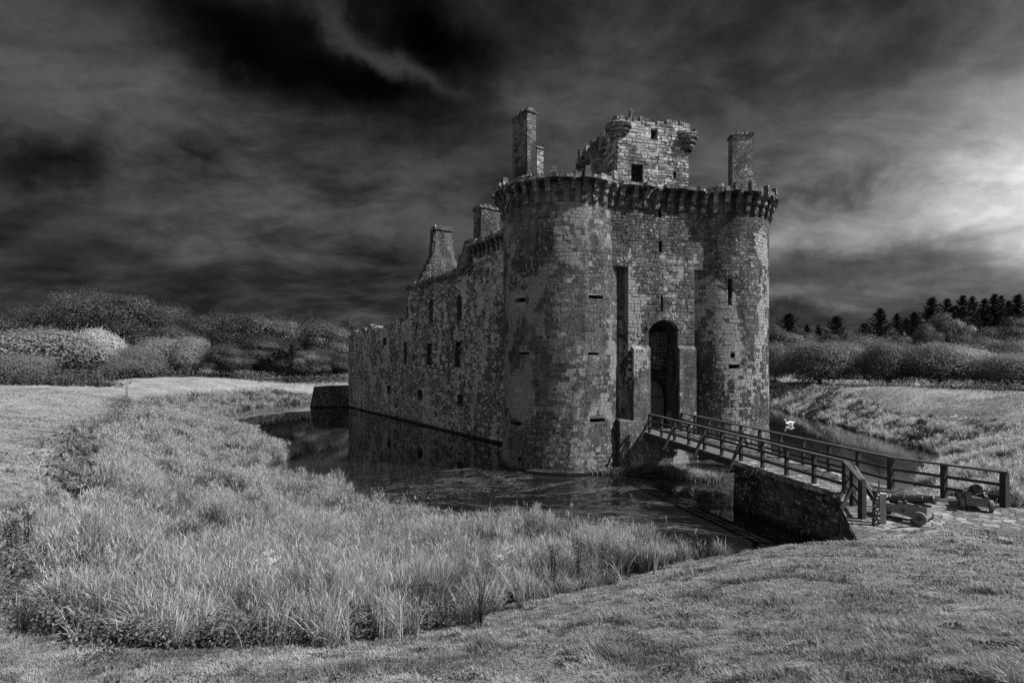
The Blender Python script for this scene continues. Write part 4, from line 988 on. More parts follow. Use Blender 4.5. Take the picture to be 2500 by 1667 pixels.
# ---------------------------------------------------------------- swan
def swan():
    P = at(1927, 1037, 0); root = empty('swan', tuple(P), 'small white swan swimming alone on the moat right of the towers', 'bird')
    me = bpy.data.meshes.new('body')
    vs = [(.05, 0, .10), (.28, 0, .12), (.48, 0, .20), (-.18, 0, .13), (-.34, 0, .16), (-.40, 0, .26), (-.38, 0, .40), (-.41, 0, .52), (-.50, 0, .55), (-.58, 0, .53)]
    rs = [.19, .17, .05, .17, .11, .055, .045, .045, .055, .03]
    es = [(0, 1), (1, 2), (0, 3), (3, 4), (4, 5), (5, 6), (6, 7), (7, 8), (8, 9)]
    me.from_pydata(vs, es, []); o = bpy.data.objects.new('body', me); link(o, root)
    sk = o.modifiers.new('skin', 'SKIN'); o.data.skin_vertices[0].data[0].use_root = True
    for i, r_ in enumerate(rs): o.data.skin_vertices[0].data[i].radius = (r_, r_)
    ss = o.modifiers.new('sub', 'SUBSURF'); ss.levels = ss.render_levels = 2; me.materials.append(M['feather'])
    for sy in (-1, 1):
        mb = MB(); pts = [(-.14, 0, .22), (0, .1, .27), (.2, .12, .29), (.42, .05, .27), (.58, .0, .29)]
        mb.tube([(x, sy*(.05+y*.7), z) for x, y, z in pts], [.05, .09, .10, .06, .015], 10); q = mb.build('wing', M['feather']); q.parent = root
        for pl_ in q.data.polygons: pl_.use_smooth = True
    mb = MB(); mb.tube([(-.58, 0, .53), (-.68, 0, .50)], [.026, .008], 8); q = mb.build('bill', M['bill']); q.parent = root
    root.rotation_euler = (0, 0, .1)
swan()

# ---------------------------------------------------------------- blades (reeds, lawn, floating stems)
def blades(x, y, z, h, wd, lean, az_, shade, seg=3, curl=1.6, tipshade=.25):
    n_ = len(x); V = np.zeros((n_, seg*2+1, 3)); S = np.zeros((n_, seg*2+1))
    face = rng.uniform(0, 6.283, n_); fx, fy = np.cos(face), np.sin(face)
    for k_ in range(seg+1):
        t = k_/seg; hz = h*(t-.35*lean*t**2.5); of = h*lean*(t**curl)
        cx_, cy_ = x+np.cos(az_)*of, y+np.sin(az_)*of
        ww = wd*(1-t**1.6)*.5+wd*.08
        if k_ < seg:
            V[:, 2*k_, 0] = cx_-fx*ww; V[:, 2*k_, 1] = cy_-fy*ww; V[:, 2*k_, 2] = z+hz
            V[:, 2*k_+1, 0] = cx_+fx*ww; V[:, 2*k_+1, 1] = cy_+fy*ww; V[:, 2*k_+1, 2] = z+hz
        else: V[:, 2*k_, 0] = cx_; V[:, 2*k_, 1] = cy_; V[:, 2*k_, 2] = z+hz
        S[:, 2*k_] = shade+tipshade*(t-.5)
        if k_ < seg: S[:, 2*k_+1] = S[:, 2*k_]
    base_ = (np.arange(n_)*(seg*2+1))[:, None]
    Q = [base_+np.array([[2*k_, 2*k_+1, 2*k_+3, 2*k_+2]]) for k_ in range(seg-1)]
    T3 = base_+np.array([[2*seg-2, 2*seg-1, 2*seg]])
    return V.reshape(-1, 3), [np.concatenate(Q)] if Q else [], [T3], np.clip(S.ravel(), 0, 1)
def reeds(name, poly, n_, label, seed, hlo, hhi, box, front=(0., 0.)):
    xs, ys = [], []; got = 0
    r = np.random.default_rng(seed)
    while got < n_:
        y = box[2]*np.power(box[3]/box[2], r.random(n_)**.92); x = r.uniform(box[0], box[1], n_)
        k_ = (r.random(n_) < .25+.75*np.clip(1-(y-box[2])/60., 0, 1)) & inpoly(x+.4*smoothnoise(x, y, 1.6, 7, 2), y+.4*smoothnoise(x, y, 1.3, 8, 2), poly)
        x, y = x[k_], y[k_]; z = tz(x, y); kk = (z > -.04) & ((z < (1.7 if seed < 30 else 2.9)+.25*r.normal(size=len(x))) | (y < 34))
        edge = segdist(x, y, poly); kk &= (edge > .35*r.random(len(x)))
        # clumps: keep less between tussocks
        cl_ = smoothnoise(x, y, 1.1, seed+1, 2)+.6*r.normal(size=len(x)); kk &= cl_ > -.9
        xs.append(x[kk]); ys.append(y[kk]); got += kk.sum()
    x = np.concatenate(xs)[:n_]; y = np.concatenate(ys)[:n_]; z = tz(x, y); r = np.random.default_rng(seed+5)
    cs = .55+.010*np.hypot(x, y)
    cs = np.where(cs < .75, .55, np.where(cs < .95, .65, .8)); gx, gy = np.floor(x/cs), np.floor(y/cs)
    hs_ = lambda a, b_: np.modf(np.abs(np.sin(gx*a+gy*b_+cs*91.7)*43758.5453))[0]
    tx, ty = (gx+.25+.5*hs_(12.9898, 78.233))*cs, (gy+.25+.5*hs_(39.346, 11.135))*cs; trad = np.hypot(x-tx, y-ty)/cs
    pull = np.clip(.95-.45*hs_(7.1, 3.3), .45, .95); x = tx+(x-tx)*pull; y = ty+(y-ty)*pull; z = tz(x, y)
    tdir = np.arctan2(y-ty, x-tx); ttone = hs_(93.9, 67.3)-.5; ttall = hs_(26.6, 51.7)-.5
    tall = smoothnoise(x, y, 4.5, seed+2, 2); tone = smoothnoise(x, y, 3.0, seed+3, 3); dirn = smoothnoise(x, y, 5, seed+4, 1)
    d = np.hypot(x, y)
    edge = segdist(x, y, poly)
    h = (hlo+(hhi-hlo)*(.5+.22*tall+.55*ttall+.2*r.normal(size=n_))).clip(.2, 1.6)*np.clip(.45+edge*.5, .4, 1)*np.where(d > 30, .72, 1)
    lean = np.clip(.46+.30*r.normal(size=n_)-.10*tall, .02, 1.25)
    wd_ = .0045+.00042*d+.0035*r.random(n_)
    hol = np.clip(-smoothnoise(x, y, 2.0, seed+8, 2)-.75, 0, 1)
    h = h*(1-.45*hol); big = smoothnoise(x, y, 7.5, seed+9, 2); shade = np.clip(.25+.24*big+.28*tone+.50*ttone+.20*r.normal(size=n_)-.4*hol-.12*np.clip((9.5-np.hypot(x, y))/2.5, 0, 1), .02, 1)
    dark_ = shade < .16; h = np.where(dark_, h*.85, h)
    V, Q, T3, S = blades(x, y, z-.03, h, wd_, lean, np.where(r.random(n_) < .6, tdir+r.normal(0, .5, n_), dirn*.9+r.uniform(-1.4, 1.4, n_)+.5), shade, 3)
    V2 = [V]; S2 = [S]; Qs = Q; Ts = T3
    # feathery seed heads on some stems
    k_ = np.where((r.random(n_) < .16+.10*np.clip(tone, -1, 1)) & (h > .5))[0]
    V_, Q_, T_, S_ = heads(x[k_], y[k_], z[k_]+h[k_]*(1-.35*lean[k_])-.08, np.cos(dirn[k_])*0, lean[k_], d[k_], r)
    off = len(V); V2.append(V_); S2.append(S_); Qs = Qs+[q+off for q in Q_]; Ts = Ts+[q+off for q in T_]
    o = np_mesh(name, np.concatenate(V2), Qs+Ts, M['reed'], np.concatenate(S2)); return tag(o, label, 'reeds', kind='stuff')
def heads(x, y, z, q, lean, d, r):
    k_ = 5; X = np.repeat(x, k_)+r.normal(0, .05, len(x)*k_); Y = np.repeat(y, k_)+r.normal(0, .05, len(x)*k_); Z = np.repeat(z, k_)+r.uniform(-.1, .06, len(x)*k_)
    dd = np.repeat(d, k_)
    return blades(X, Y, Z, r.uniform(.09, .2, len(X)), .004+.0005*dd, r.uniform(.2, .9, len(X)), r.uniform(0, 6.28, len(X)), r.uniform(.55, .95, len(X)), 2)
reeds('reeds', WEST, 360000, 'tall pale reeds and rank grass filling the near ditch left of the moat', 21, .55, 1.35, (-62, 9, 6.3, 107))
reeds('reeds', EAST, 110000, 'pale reeds along the far bank right of the moat', 41, .4, 1.05, (14, 50, 16.5, 90))

# short lawn on the near bank
def lawn(n_, seed, box, poly_out, hs, label, power, wk=1.):
    r = np.random.default_rng(seed); xs, ys = [], []; got = 0
    while got < n_:
        dd = box[0]*np.power(box[1]/box[0], r.random(n_)**power); a = r.uniform(box[2], box[3], n_); x = dd*np.sin(a); y = dd*np.cos(a)
        k_ = ~inpoly(x, y, WEST) & ~inpoly(x, y, EAST); x, y = x[k_], y[k_]
        k_ = ~inpoly(x, y, pv) & (y > 1.2) & ~((x > 10.2) & (x < 17.5) & (y > 15) & (y < 21)); x, y = x[k_], y[k_]
        z = tz(x, y); k_ = z > (.1 if hs < .05 else 1.2); bare = smoothnoise(x, y, .9, 77, 2); k_ &= (bare < 1.55+.4*r.normal(size=len(x)))
        xs.append(x[k_]); ys.append(y[k_]); got += k_.sum()
    x = np.concatenate(xs)[:n_]; y = np.concatenate(ys)[:n_]; z = tz(x, y); d = np.hypot(x, y)
    t1 = smoothnoise(x, y, 2.2, 78, 3); t2 = smoothnoise(x, y, .7, 79, 2); tuft = np.clip(smoothnoise(x, y, 1.3, 80, 2)-1.1, 0, 1)
    h = hs*(1+.25*t2+.3*r.normal(size=n_)).clip(.35, 2)*(1+2.0*tuft)
    shade = np.clip(.40+.18*t1+.12*t2+.15*r.normal(size=n_)-.0*tuft, .03, 1)
    dk = np.clip((smoothnoise(x, y, .55, 81, 2)+.4*smoothnoise(x, y, 3, 82, 1))-1.15, 0, .5)*2; shade = shade*(1-.85*dk)
    V, Q, T3, S = blades(x, y, z-.01, h, 0.0025+.0011*d*wk, np.clip(.6+.3*r.normal(size=n_), .1, 1.2), .6*t1+r.uniform(-1.2, 1.2, n_)+2.6, shade, 2)
    return tag(np_mesh('grass', V, Q+T3, M['lawnblade'], S), label, 'grass', kind='stuff')
lawn(520000, 91, (2.0, 19, -1.15, 1.25), None, .038, 'short mown grass on the near bank in front of the camera', .85)
lawn(150000, 93, (18, 80, -1.0, .95), None, .055, 'rougher short grass on the far banks and mounds', .9, .8)

# floating dead stems on the moat
def floating():
    r = np.random.default_rng(5); cx_, cy_, an, ln, wd_, sh = [], [], [], [], [], []
    for i in range(75):
        px, py = r.uniform(900, 1680), r.uniform(1110, 1300)
        if py < 1110+abs(px-1350)*.05 or (px < 1150 and py < 1150-(px-1000)*.12): continue
        P = at(px, py, 0)
        if tz(np.array([P.x]), np.array([P.y]))[0] > -.05: continue
        if (P-C1).length < 4.6: continue
        k_ = int(r.uniform(25, 110)); a0 = .15*math.sin(P.x*.5)+.25*math.cos(P.y*.4+P.x*.2)+r.normal(0, .15); s_ = r.uniform(.5, 1.6)
        u = r.normal(0, s_, k_); v = r.normal(0, .16, k_)+.1*np.sin(u*2)
        cx_.append(P.x+u*math.cos(a0)-v*math.sin(a0)); cy_.append(P.y+u*math.sin(a0)+v*math.cos(a0)); an.append(a0+.5*np.cos(u*1.3)*.5+r.normal(0, .22, k_)); ln.append(r.uniform(.2, 1.0, k_)); wd_.append(r.uniform(.012, .03, k_)); sh.append(np.clip(r.uniform(-.15, .15)+np.abs(r.normal(0, .25, k_))*r.integers(0, 2, k_), .02, 1))
    # thick raft by the left
    k_ = 2600; px = 880+(r.random(k_)**.8)*420; py = 1215-(px-880)*.20+r.normal(0, 17, k_)+(px-880)*.08; 
    Y = CAM_H*F/(py-HZ); X = (px-CX)/F*Y; cx_.append(X); cy_.append(Y); an.append(.35+.9*np.sin(X*.9+Y*.3)+r.normal(0, .7, k_)); ln.append(r.uniform(.15, .6, k_)*(smoothnoise(X, Y, 2.2, 99, 2) > -.1)+.02); wd_.append(r.uniform(.012, .028, k_)); sh.append(np.clip(.02+np.abs(r.normal(0, .22, k_)), .02, 1))
    cx_, cy_, an, ln, wd_, sh = [np.concatenate(q) for q in (cx_, cy_, an, ln, wd_, sh)]
    k_ = (tz(cx_, cy_) < 0) & (np.hypot(cx_-C1.x, cy_-C1.y) > 4.4) & (segdist(cx_, cy_, [(3.34, 35.6), (-24, 78.5)], False) > .4); cx_, cy_, an, ln, wd_, sh = [q[k_] for q in (cx_, cy_, an, ln, wd_, sh)]
    n_ = len(cx_); z = .006+r.uniform(0, .03, n_); ca, sa = np.cos(an), np.sin(an)
    V = np.zeros((n_, 6, 3)); bend = r.normal(0, .08, n_)*ln
    for j, (a, s_) in enumerate(((-1, -1), (-1, 1), (0, 1.), (0, -1.), (1, -.4), (1, .4))):
        u = a*ln/2; v = s_*wd_/2+(bend if a == 0 else 0)
        V[:, j, 0] = cx_+u*ca-v*sa; V[:, j, 1] = cy_+u*sa+v*ca; V[:, j, 2] = z+(.0 if a else .012)
    bs = (np.arange(n_)*6)[:, None]
    tag(np_mesh('floating_stems', V.reshape(-1, 3), [np.concatenate([bs+[[0, 3, 2, 1]], bs+[[3, 4, 5, 2]]])], M['float'], np.repeat(sh, 6)), 'loose rafts of dead stems floating on the dark moat', 'floating weed', kind='stuff')
floating()

# leafy undergrowth
def leaf_cloud(P, nrm, size, shade, r, aspect=1.5, cup=.25, jit=.55):
    """one bent leaf (2 quads) per point"""
    n_ = len(P); d = r.normal(size=(n_, 3)); nrm = nrm+jit*r.normal(size=(n_, 3)); nrm /= np.linalg.norm(nrm, axis=1)[:, None]
    a = np.cross(nrm, d); a /= np.linalg.norm(a, axis=1)[:, None]; c = np.cross(nrm, a); s_ = size[:, None]
    pts = [P-a*s_*aspect*.5, P+c*s_*.42-nrm*s_*cup, P+a*s_*aspect*.5, P-c*s_*.42-nrm*s_*cup]
    V = np.stack(pts, 1).reshape(-1, 3); bs = (np.arange(n_)*4)[:, None]
    return V, bs+np.array([[0, 1, 2, 3]]), np.repeat(np.clip(shade, 0, 1), 4)
def undergrowth(name, line, n_, wd_, hmax, size, label, seed, mt='weed'):
    r = np.random.default_rng(seed); ln = np.array(line); seg = r.integers(0, len(line)-1, n_); t = r.random(n_)
    x = ln[seg, 0]*(1-t)+ln[seg+1, 0]*t+r.normal(0, wd_, n_); y = ln[seg, 1]*(1-t)+ln[seg+1, 1]*t+r.normal(0, wd_, n_)
    cl_ = smoothnoise(x, y, 1.3, seed, 2); hh = hmax*np.clip(.55+.35*cl_, .1, 1)*r.random(n_)**.7
    k_ = (tz(x, y) > 0) | (seed == 63); x, y, hh, cl_ = x[k_], y[k_], hh[k_], cl_[k_]
    P = np.stack([x, y, np.maximum(tz(x, y), 0)+hh], 1); nn = np.tile([0, -.2, 1.], (len(x), 1))
    V, Q, S = leaf_cloud(P, nn, r.uniform(.6, 1.3, len(x))*size, .35+.2*cl_+r.normal(0, .2, len(x))+.2*(hh/hmax), r)
    return tag(np_mesh(name, V, [Q], M[mt], S), label, 'undergrowth', kind='stuff')
undergrowth('undergrowth', [(-.4,9.5),(-1.4,8.6),(-2.7,7.4),(-3.6,6.6),(-4.9,6.55),(-6.2,7.1),(-7.6,8.5)], 15000, .24, .42, .036, 'dark bramble leaves crowding the near foot of the reeds', 61)
undergrowth('undergrowth', [(-7.6,8.5),(-9,9.7),(-10.9,11.6),(-12.7,14.8)], 11000, .30, .7, .05, 'dark nettle leaves along the left edge of the reeds', 62)
undergrowth('undergrowth', [(7.2,31.9),(8.6,32.1),(10,31.6)], 5000, .3, .5, .07, 'rank weeds growing at the water edge under the bridge', 63)
undergrowth('undergrowth', [(-42,58),(-28.5,38),(-21,26.5),(-15,18.5)], 9000, .6, .8, .09, 'dark weed clumps between the left lawn and the reeds', 64)
undergrowth('undergrowth', [(22.5,28),(28.6,33.7),(32.6,40),(34,50)], 3500, .25, .6, .09, 'dark weeds overhanging the water on the right bank', 65)

undergrowth('undergrowth', [(-75,92),(-50,98),(-34,103),(-20,103),(-12,108)], 16000, 1.6, 1.7, .2, 'dark thicket at the foot of the left treeline', 66)
undergrowth('undergrowth', [(-62,112),(-45,120),(-28,124),(-8,124)], 12000, 1.8, 4.2, .3, 'shadowed understorey between the left hand trunks', 68)
undergrowth('undergrowth', [(-72,66),(-62,70),(-56,75)], 8000, 1.2, 2.2, .17, 'dark scrub behind the crest of the left bank', 69)
undergrowth('undergrowth', [(30,84),(39,74),(46,68),(55,63),(68,58)], 15000, 1.2, 1.3, .14, 'dark thicket at the foot of the right shrubs', 67)
def lawn_weeds():
    r = np.random.default_rng(3); P_ = []
    k_ = 0
    while k_ < 120:
        d = 2.2*(15/2.2)**(r.random()**.8); a = r.uniform(-.7, .75); x, y = d*math.sin(a), d*math.cos(a)
        if inpoly(np.array([x]), np.array([y]), WEST)[0] or (x > 9 and y > 13.5) or tz(np.array([x]), np.array([y]))[0] < 1.6: continue
        m_ = int(r.uniform(15, 110)); s_ = r.uniform(.03, .13); P_.append(np.stack([x+r.normal(0, s_*1.5, m_), y+r.normal(0, s_, m_)], 1)); k_ += 1
    P_ = np.concatenate(P_); z = tz(P_[:, 0], P_[:, 1])+r.uniform(.01, .045, len(P_))
    V, Q, S = leaf_cloud(np.stack([P_[:, 0], P_[:, 1], z], 1), np.tile([0, 0, 1.], (len(P_), 1)), r.uniform(.012, .03, len(P_)), r.uniform(0, .55, len(P_)), r)
    tag(np_mesh('lawn_weeds', V, [Q], M['weed'], S), 'small dark weed rosettes scattered through the near lawn', 'weeds', kind='stuff')
lawn_weeds()

# tufts at the tower foot and under the bridge (blades)
def tuft(pts, n_, h, label, seed, nm='grass_tuft'):
    r = np.random.default_rng(seed); k_ = r.integers(0, len(pts), n_); P = np.array(pts)[k_]
    x = P[:, 0]+r.normal(0, .28, n_); y = P[:, 1]+r.normal(0, .16, n_); z = P[:, 2]
    V, Q, T3, S = blades(x, y, z, r.uniform(.4, 1, n_)*h, np.full(n_, .03), r.uniform(.3, 1., n_), r.uniform(0, 6.28, n_), r.uniform(.1, .6, n_), 3)
    return tag(np_mesh(nm, V, Q+T3, M['reed'], S), label, 'grass tuft')
g1 = [tuple(W(4.6+.5*i, FW-1.0+.1*math.sin(i), .02)) for i in range(0)]
tuft([(5.6, 31.7, .0), (6.3, 31.9, 0.)], 700, .5, 'pale grass tuft growing where the left tower meets the water', 71)
tuft([(9.6+.35*i, 31.6-.9*i*.5, .0) for i in range(5)], 2600, .75, 'dark drooping grass tuft in the water under the bridge', 72)
tuft([(18.2+.25*i, 23.2-.45*i, .5) for i in range(6)], 1500, .8, 'upright green rushes beyond the far railing by the terrace', 73, 'rush_tuft')

# ---------------------------------------------------------------- tall weeds standing out of the reeds
def dryweed(px, py_base, z_guess, ht, label, seed, mt='drystalk'):
    r = random.Random(seed); Y = (CAM_H-z_guess)*F/(py_base-HZ); X = (px-CX)/F*Y; zz = float(tz(np.array([X]), np.array([Y]))[0])
    root = empty('dry_weed', (X, Y, zz), label, 'weed', 'pale dead hogweed stalks in the reeds')
    mb = MB(); lean = Vector((r.uniform(-.25, .25), r.uniform(-.1, .1), 1)); tip = lean*ht
    mb.tube([(0, 0, -.05), tuple(tip*.5+Vector((.02, 0, 0))), tuple(tip)], [.011, .009, .006], 5); V0 = mb
    s_ = mb.build('stem', M[mt]); s_.parent = root
    mb = MB()
    for i in range(5):
        h0 = tip*r.uniform(.45, 1.); a = r.uniform(0, 6.28); l_ = r.uniform(.15, .4)*ht; e = h0+Vector((math.cos(a)*l_*.55, math.sin(a)*l_*.55, l_*.8)); mb.tube([tuple(h0), tuple(e)], [.006, .004], 4)
        for j in range(9):
            a2 = 6.28*j/9; q = e+Vector((math.cos(a2)*.09, math.sin(a2)*.09, .07)); mb.tube([tuple(e), tuple(q)], [.0035, .003], 3)
            for m_ in range(2):
                q2 = q+Vector((r.uniform(-.03, .03), r.uniform(-.03, .03), .015)); mb.tube([tuple(q), tuple(q2)], [.006, .005], 3)
    u_ = mb.build('umbel', M[mt]); u_.parent = root
for o_ in []: pass
dryweed(105, 1235, 2.6, 1.35, 'bright dead hogweed stalk at the far left edge of the reeds', 1)
dryweed(165, 1330, 2.3, 1.15, 'forked pale dead stalk beside the dark left hand weeds', 2)
dryweed(200, 1320, 2.2, 1.05, 'slender pale dead stalk with flat heads in the left reeds', 3)
dryweed(665, 1480, 2.3, 1.25, 'thin curved dead stalk in the middle of the near reeds', 4)
dryweed(235, 1150, 1.8, 1.2, 'small pale dead umbel high in the left reeds', 5)
dryweed(1215, 1455, 2.1, .95, 'pale branched stalk in front of the moat near the lawn edge', 6)
dryweed(300, 1170, 1.5, 1.2, 'leaning dead stalk alone in the open left reeds', 7)
def dock(px, py_base, z_guess, ht, label, seed):
    r = random.Random(seed); Y = (CAM_H-z_guess)*F/(py_base-HZ); X = (px-CX)/F*Y; zz = float(tz(np.array([X]), np.array([Y]))[0])
    root = empty('dock_plant', (X, Y, zz), label, 'weed', 'dark seeding dock stalks by the lawn edge')
    mb = MB()
    for k_ in range(r.randint(2, 3)):
        lx, ly = r.uniform(-.12, .12), r.uniform(-.08, .08)
        pts = [(0, 0, -.05), (lx*.5, ly*.5, ht*.5), (lx, ly, ht*r.uniform(.85, 1.))]; mb.tube(pts, [.010, .009, .004], 5)
    s_ = mb.build('stem', M['weed']); s_.parent = root
    rr = np.random.default_rng(seed); n_ = 650; t = rr.uniform(.35, 1., n_); wob = .055*(1.1-t)+.012
    P = np.stack([(rr.uniform(-.11, .11, n_).round(1))*t+rr.normal(0, 1, n_)*wob, rr.normal(0, 1, n_)*wob, t*ht], 1)
    V, Q, S = leaf_cloud(P, np.tile([0, 0, 1.], (n_, 1)), rr.uniform(.012, .03, n_), rr.uniform(0, .5, n_)*.4, rr)
    np_mesh('seed_head', V, [Q], M['weed'], S, parent=root)
for i, (px, py, z_, h_, lb) in enumerate([(795,1525,2.6,.95,'tall dark dock spike alone before the middle reeds'),(1350,1450,2.0,1.0,'dark dock spike left of the row above the lawn'),(1410,1425,1.9,1.05,'tall dark dock spike among reeds above the lawn crest'),(1470,1400,1.8,.85,'short dark dock spike in the reeds before the tower'),(1525,1380,1.6,.85,'dark dock spike near the right end of the reeds'),
      (1270,1440,2.0,.7,'low dark dock stalk left of the pair above the lawn'),(30,1400,2.9,1.1,'dark dock stalk against the left frame edge of reeds'),(70,1380,2.8,1.2,'tall dark dock stalk at far left beside pale hogweed'),(200,1440,2.9,.8,'dark dock stalk low in the left foreground weeds'),(250,1470,2.9,.75,'dark dock stalk just right of the left weeds'),(430,1500,2.7,.75,'dark dock stalk in the lower left reeds'),(330,1500,2.8,.8,'dark dock stalk amid brambles in left foreground'),(310,1020,.9,1.5,'distant dark dock stalk in the pale left reeds'),(228,1170,2.4,1.0,'dark dock stalk between left lawn and reeds')]):
    dock(px, py, z_, h_, lb, 200+i)
def broadleaf(px, py, z_guess, label, seed, sc=1.):
    r = random.Random(seed); Y = (CAM_H-z_guess)*F/(py-HZ); X = (px-CX)/F*Y; zz = float(tz(np.array([X]), np.array([Y]))[0])
    root = empty('burdock_plant', (X, Y, zz), label, 'plant', 'broad leaved plants at the foot of the reeds')
    for k_ in range(6):
        a = 6.283*k_/6+r.uniform(-.3, .3); l_ = r.uniform(.10, .17)*sc; wv__ = l_*.32; mb = MB(); rows = []
        for i in range(6):
            t = i/5; x = .04+l_*t; z = .03+l_*(.95*t-.75*t*t); hw = wv__*math.sin(math.pi*min(1, t*.9+.08)); hw = max(hw, .008)
            rows.append([(x*math.cos(a)+s_*hw*math.sin(a), x*math.sin(a)-s_*hw*math.cos(a), z+abs(s_)*.02) for s_ in (-1, 0, 1)])
        for A_, B_ in zip(rows, rows[1:]):
            for j in (0, 1): mb.face((A_[j], A_[j+1], B_[j+1], B_[j]))
        o = mb.build('leaf', M['leafy'], None, smooth=True); o.parent = root
M['leafy'] = simple('broad_leaf', .06, .15, 12, .6, .3)
broadleaf(930, 1538, 2.7, 'bright broad leaved plant in front of the reeds', 1, 1.5)
broadleaf(960, 1535, 2.7, 'broad leaved plant just right of the bright one', 5, 1.3)
broadleaf(1065, 1512, 2.6, 'upright broad leaved plant right of the pair', 2, 1.2)
broadleaf(1170, 1492, 2.4, 'small broad leaved plant by the curving lawn edge', 4, 1.0)

# ---------------------------------------------------------------- trees
def limb_tube(mb, a, c, r0, r1, r, k_=4):
    a = Vector(a); c = Vector(c); pts = []; L_ = (c-a).length
    for i in range(k_+1):
        t = i/k_; q = a.lerp(c, t)+Vector((r.uniform(-1, 1), r.uniform(-1, 1), r.uniform(-.3, .6)))*L_*.06*(0 < i < k_); pts.append(tuple(q))
    mb.tube(pts, [r0+(r1-r0)*i/k_ for i in range(k_+1)], 6)
def broad_proto(seed, H, Rd, nl, nleaf, lsz, mt, low=.25, dome=False, dead=False):
    """tree made of leaf clumps on limbs; returns (trunk mesh, crown mesh)"""
    r = np.random.default_rng(seed); rr = random.Random(seed); lobes = []
    zc = H*(.47 if dome else .53); hz = H*(.52 if dome else .47)
    while len(lobes) < nl:
        v = r.normal(size=3); v /= np.linalg.norm(v); rad_ = r.uniform(.25, .62) if dome else r.uniform(.45, 1.06)
        p_ = v*rad_*np.array([Rd, Rd, hz]); p_[2] += zc
        if p_[2] < H*low*.6: continue
        p_[2] = min(p_[2], H-1)
        lobes.append((p_, (r.uniform(.15, .34) if not dome else r.uniform(.34, .5))*Rd))
    P_, N_, S_, Z_ = [], [], [], []
    tot = sum(q[1]**2 for q in lobes)
    for p_, lr in lobes:
        k_ = int(nleaf*.82*lr**2/tot); v = r.normal(size=(k_, 3)); v /= np.linalg.norm(v, axis=1)[:, None]
        v[:, 2] = np.where((v[:, 2] < -.35) & (r.random(k_) < .6), -v[:, 2], v[:, 2])
        # uneven clump surface
        bumpy = 1+(.16 if dome else .30)*np.sin(v[:, 0]*7+p_[0])*np.cos(v[:, 1]*6+p_[1])*np.cos(v[:, 2]*6)+(.10 if dome else .2)*r.normal(size=k_)
        bumpy = bumpy+r.exponential(.07, k_)*(r.random(k_) < .35)*(2.2 if dome else 1.6); q = p_+v*lr*bumpy[:, None]*np.array([1, 1, .8])
        P_.append(q); N_.append(v+[0, 0, .35]); S_.append(np.full(k_, .45+r.normal()*(.08 if dome else .2))+r.normal(0, .09, k_)); Z_.append(np.full(k_, lsz)*r.uniform(.6, 1.35, k_))
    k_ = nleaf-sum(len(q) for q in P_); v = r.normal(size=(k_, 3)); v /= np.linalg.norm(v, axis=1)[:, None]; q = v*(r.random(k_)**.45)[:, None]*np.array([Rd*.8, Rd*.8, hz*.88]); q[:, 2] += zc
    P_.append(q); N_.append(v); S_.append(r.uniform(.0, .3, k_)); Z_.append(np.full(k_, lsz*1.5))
    P_ = np.concatenate(P_); P_[:, 2] = np.maximum(P_[:, 2], .15+.3*r.random(len(P_)))
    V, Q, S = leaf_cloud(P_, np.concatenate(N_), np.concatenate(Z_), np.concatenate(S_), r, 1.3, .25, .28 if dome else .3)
    cr = np_mesh('crown', V, [Q], M[mt], S); cm = cr.data; bpy.data.objects.remove(cr)
    mb = MB(); ht = H*(.3 if not dome else .15); mb.tube([(0, 0, -.4), (.1, .05, ht*.5), (.0, .1, ht), (.1, 0, zc)], [H*.032, H*.026, H*.022, H*.012], 9)
    for p_, lr in lobes[:16]: limb_tube(mb, (0, .05, rr.uniform(.45, 1.)*ht), p_, H*.012, H*.003, rr)
    if dead:
        for i in range(9):
            a = rr.uniform(0, 6.28); tp = Vector((math.cos(a)*Rd*.7, math.sin(a)*Rd*.7, H*rr.uniform(.95, 1.08))); limb_tube(mb, (0, 0, H*.7), tp, .09, .03, rr)
            for j in range(4):
                e = tp+Vector((rr.uniform(-1, 1), rr.uniform(-1, 1), rr.uniform(.1, .9))); limb_tube(mb, tp*.9, e, .04, .015, rr, 3)
    t_ = mb.build('trunk', M['bark']); tm_ = t_.data; bpy.data.objects.remove(t_)
    return tm_, cm
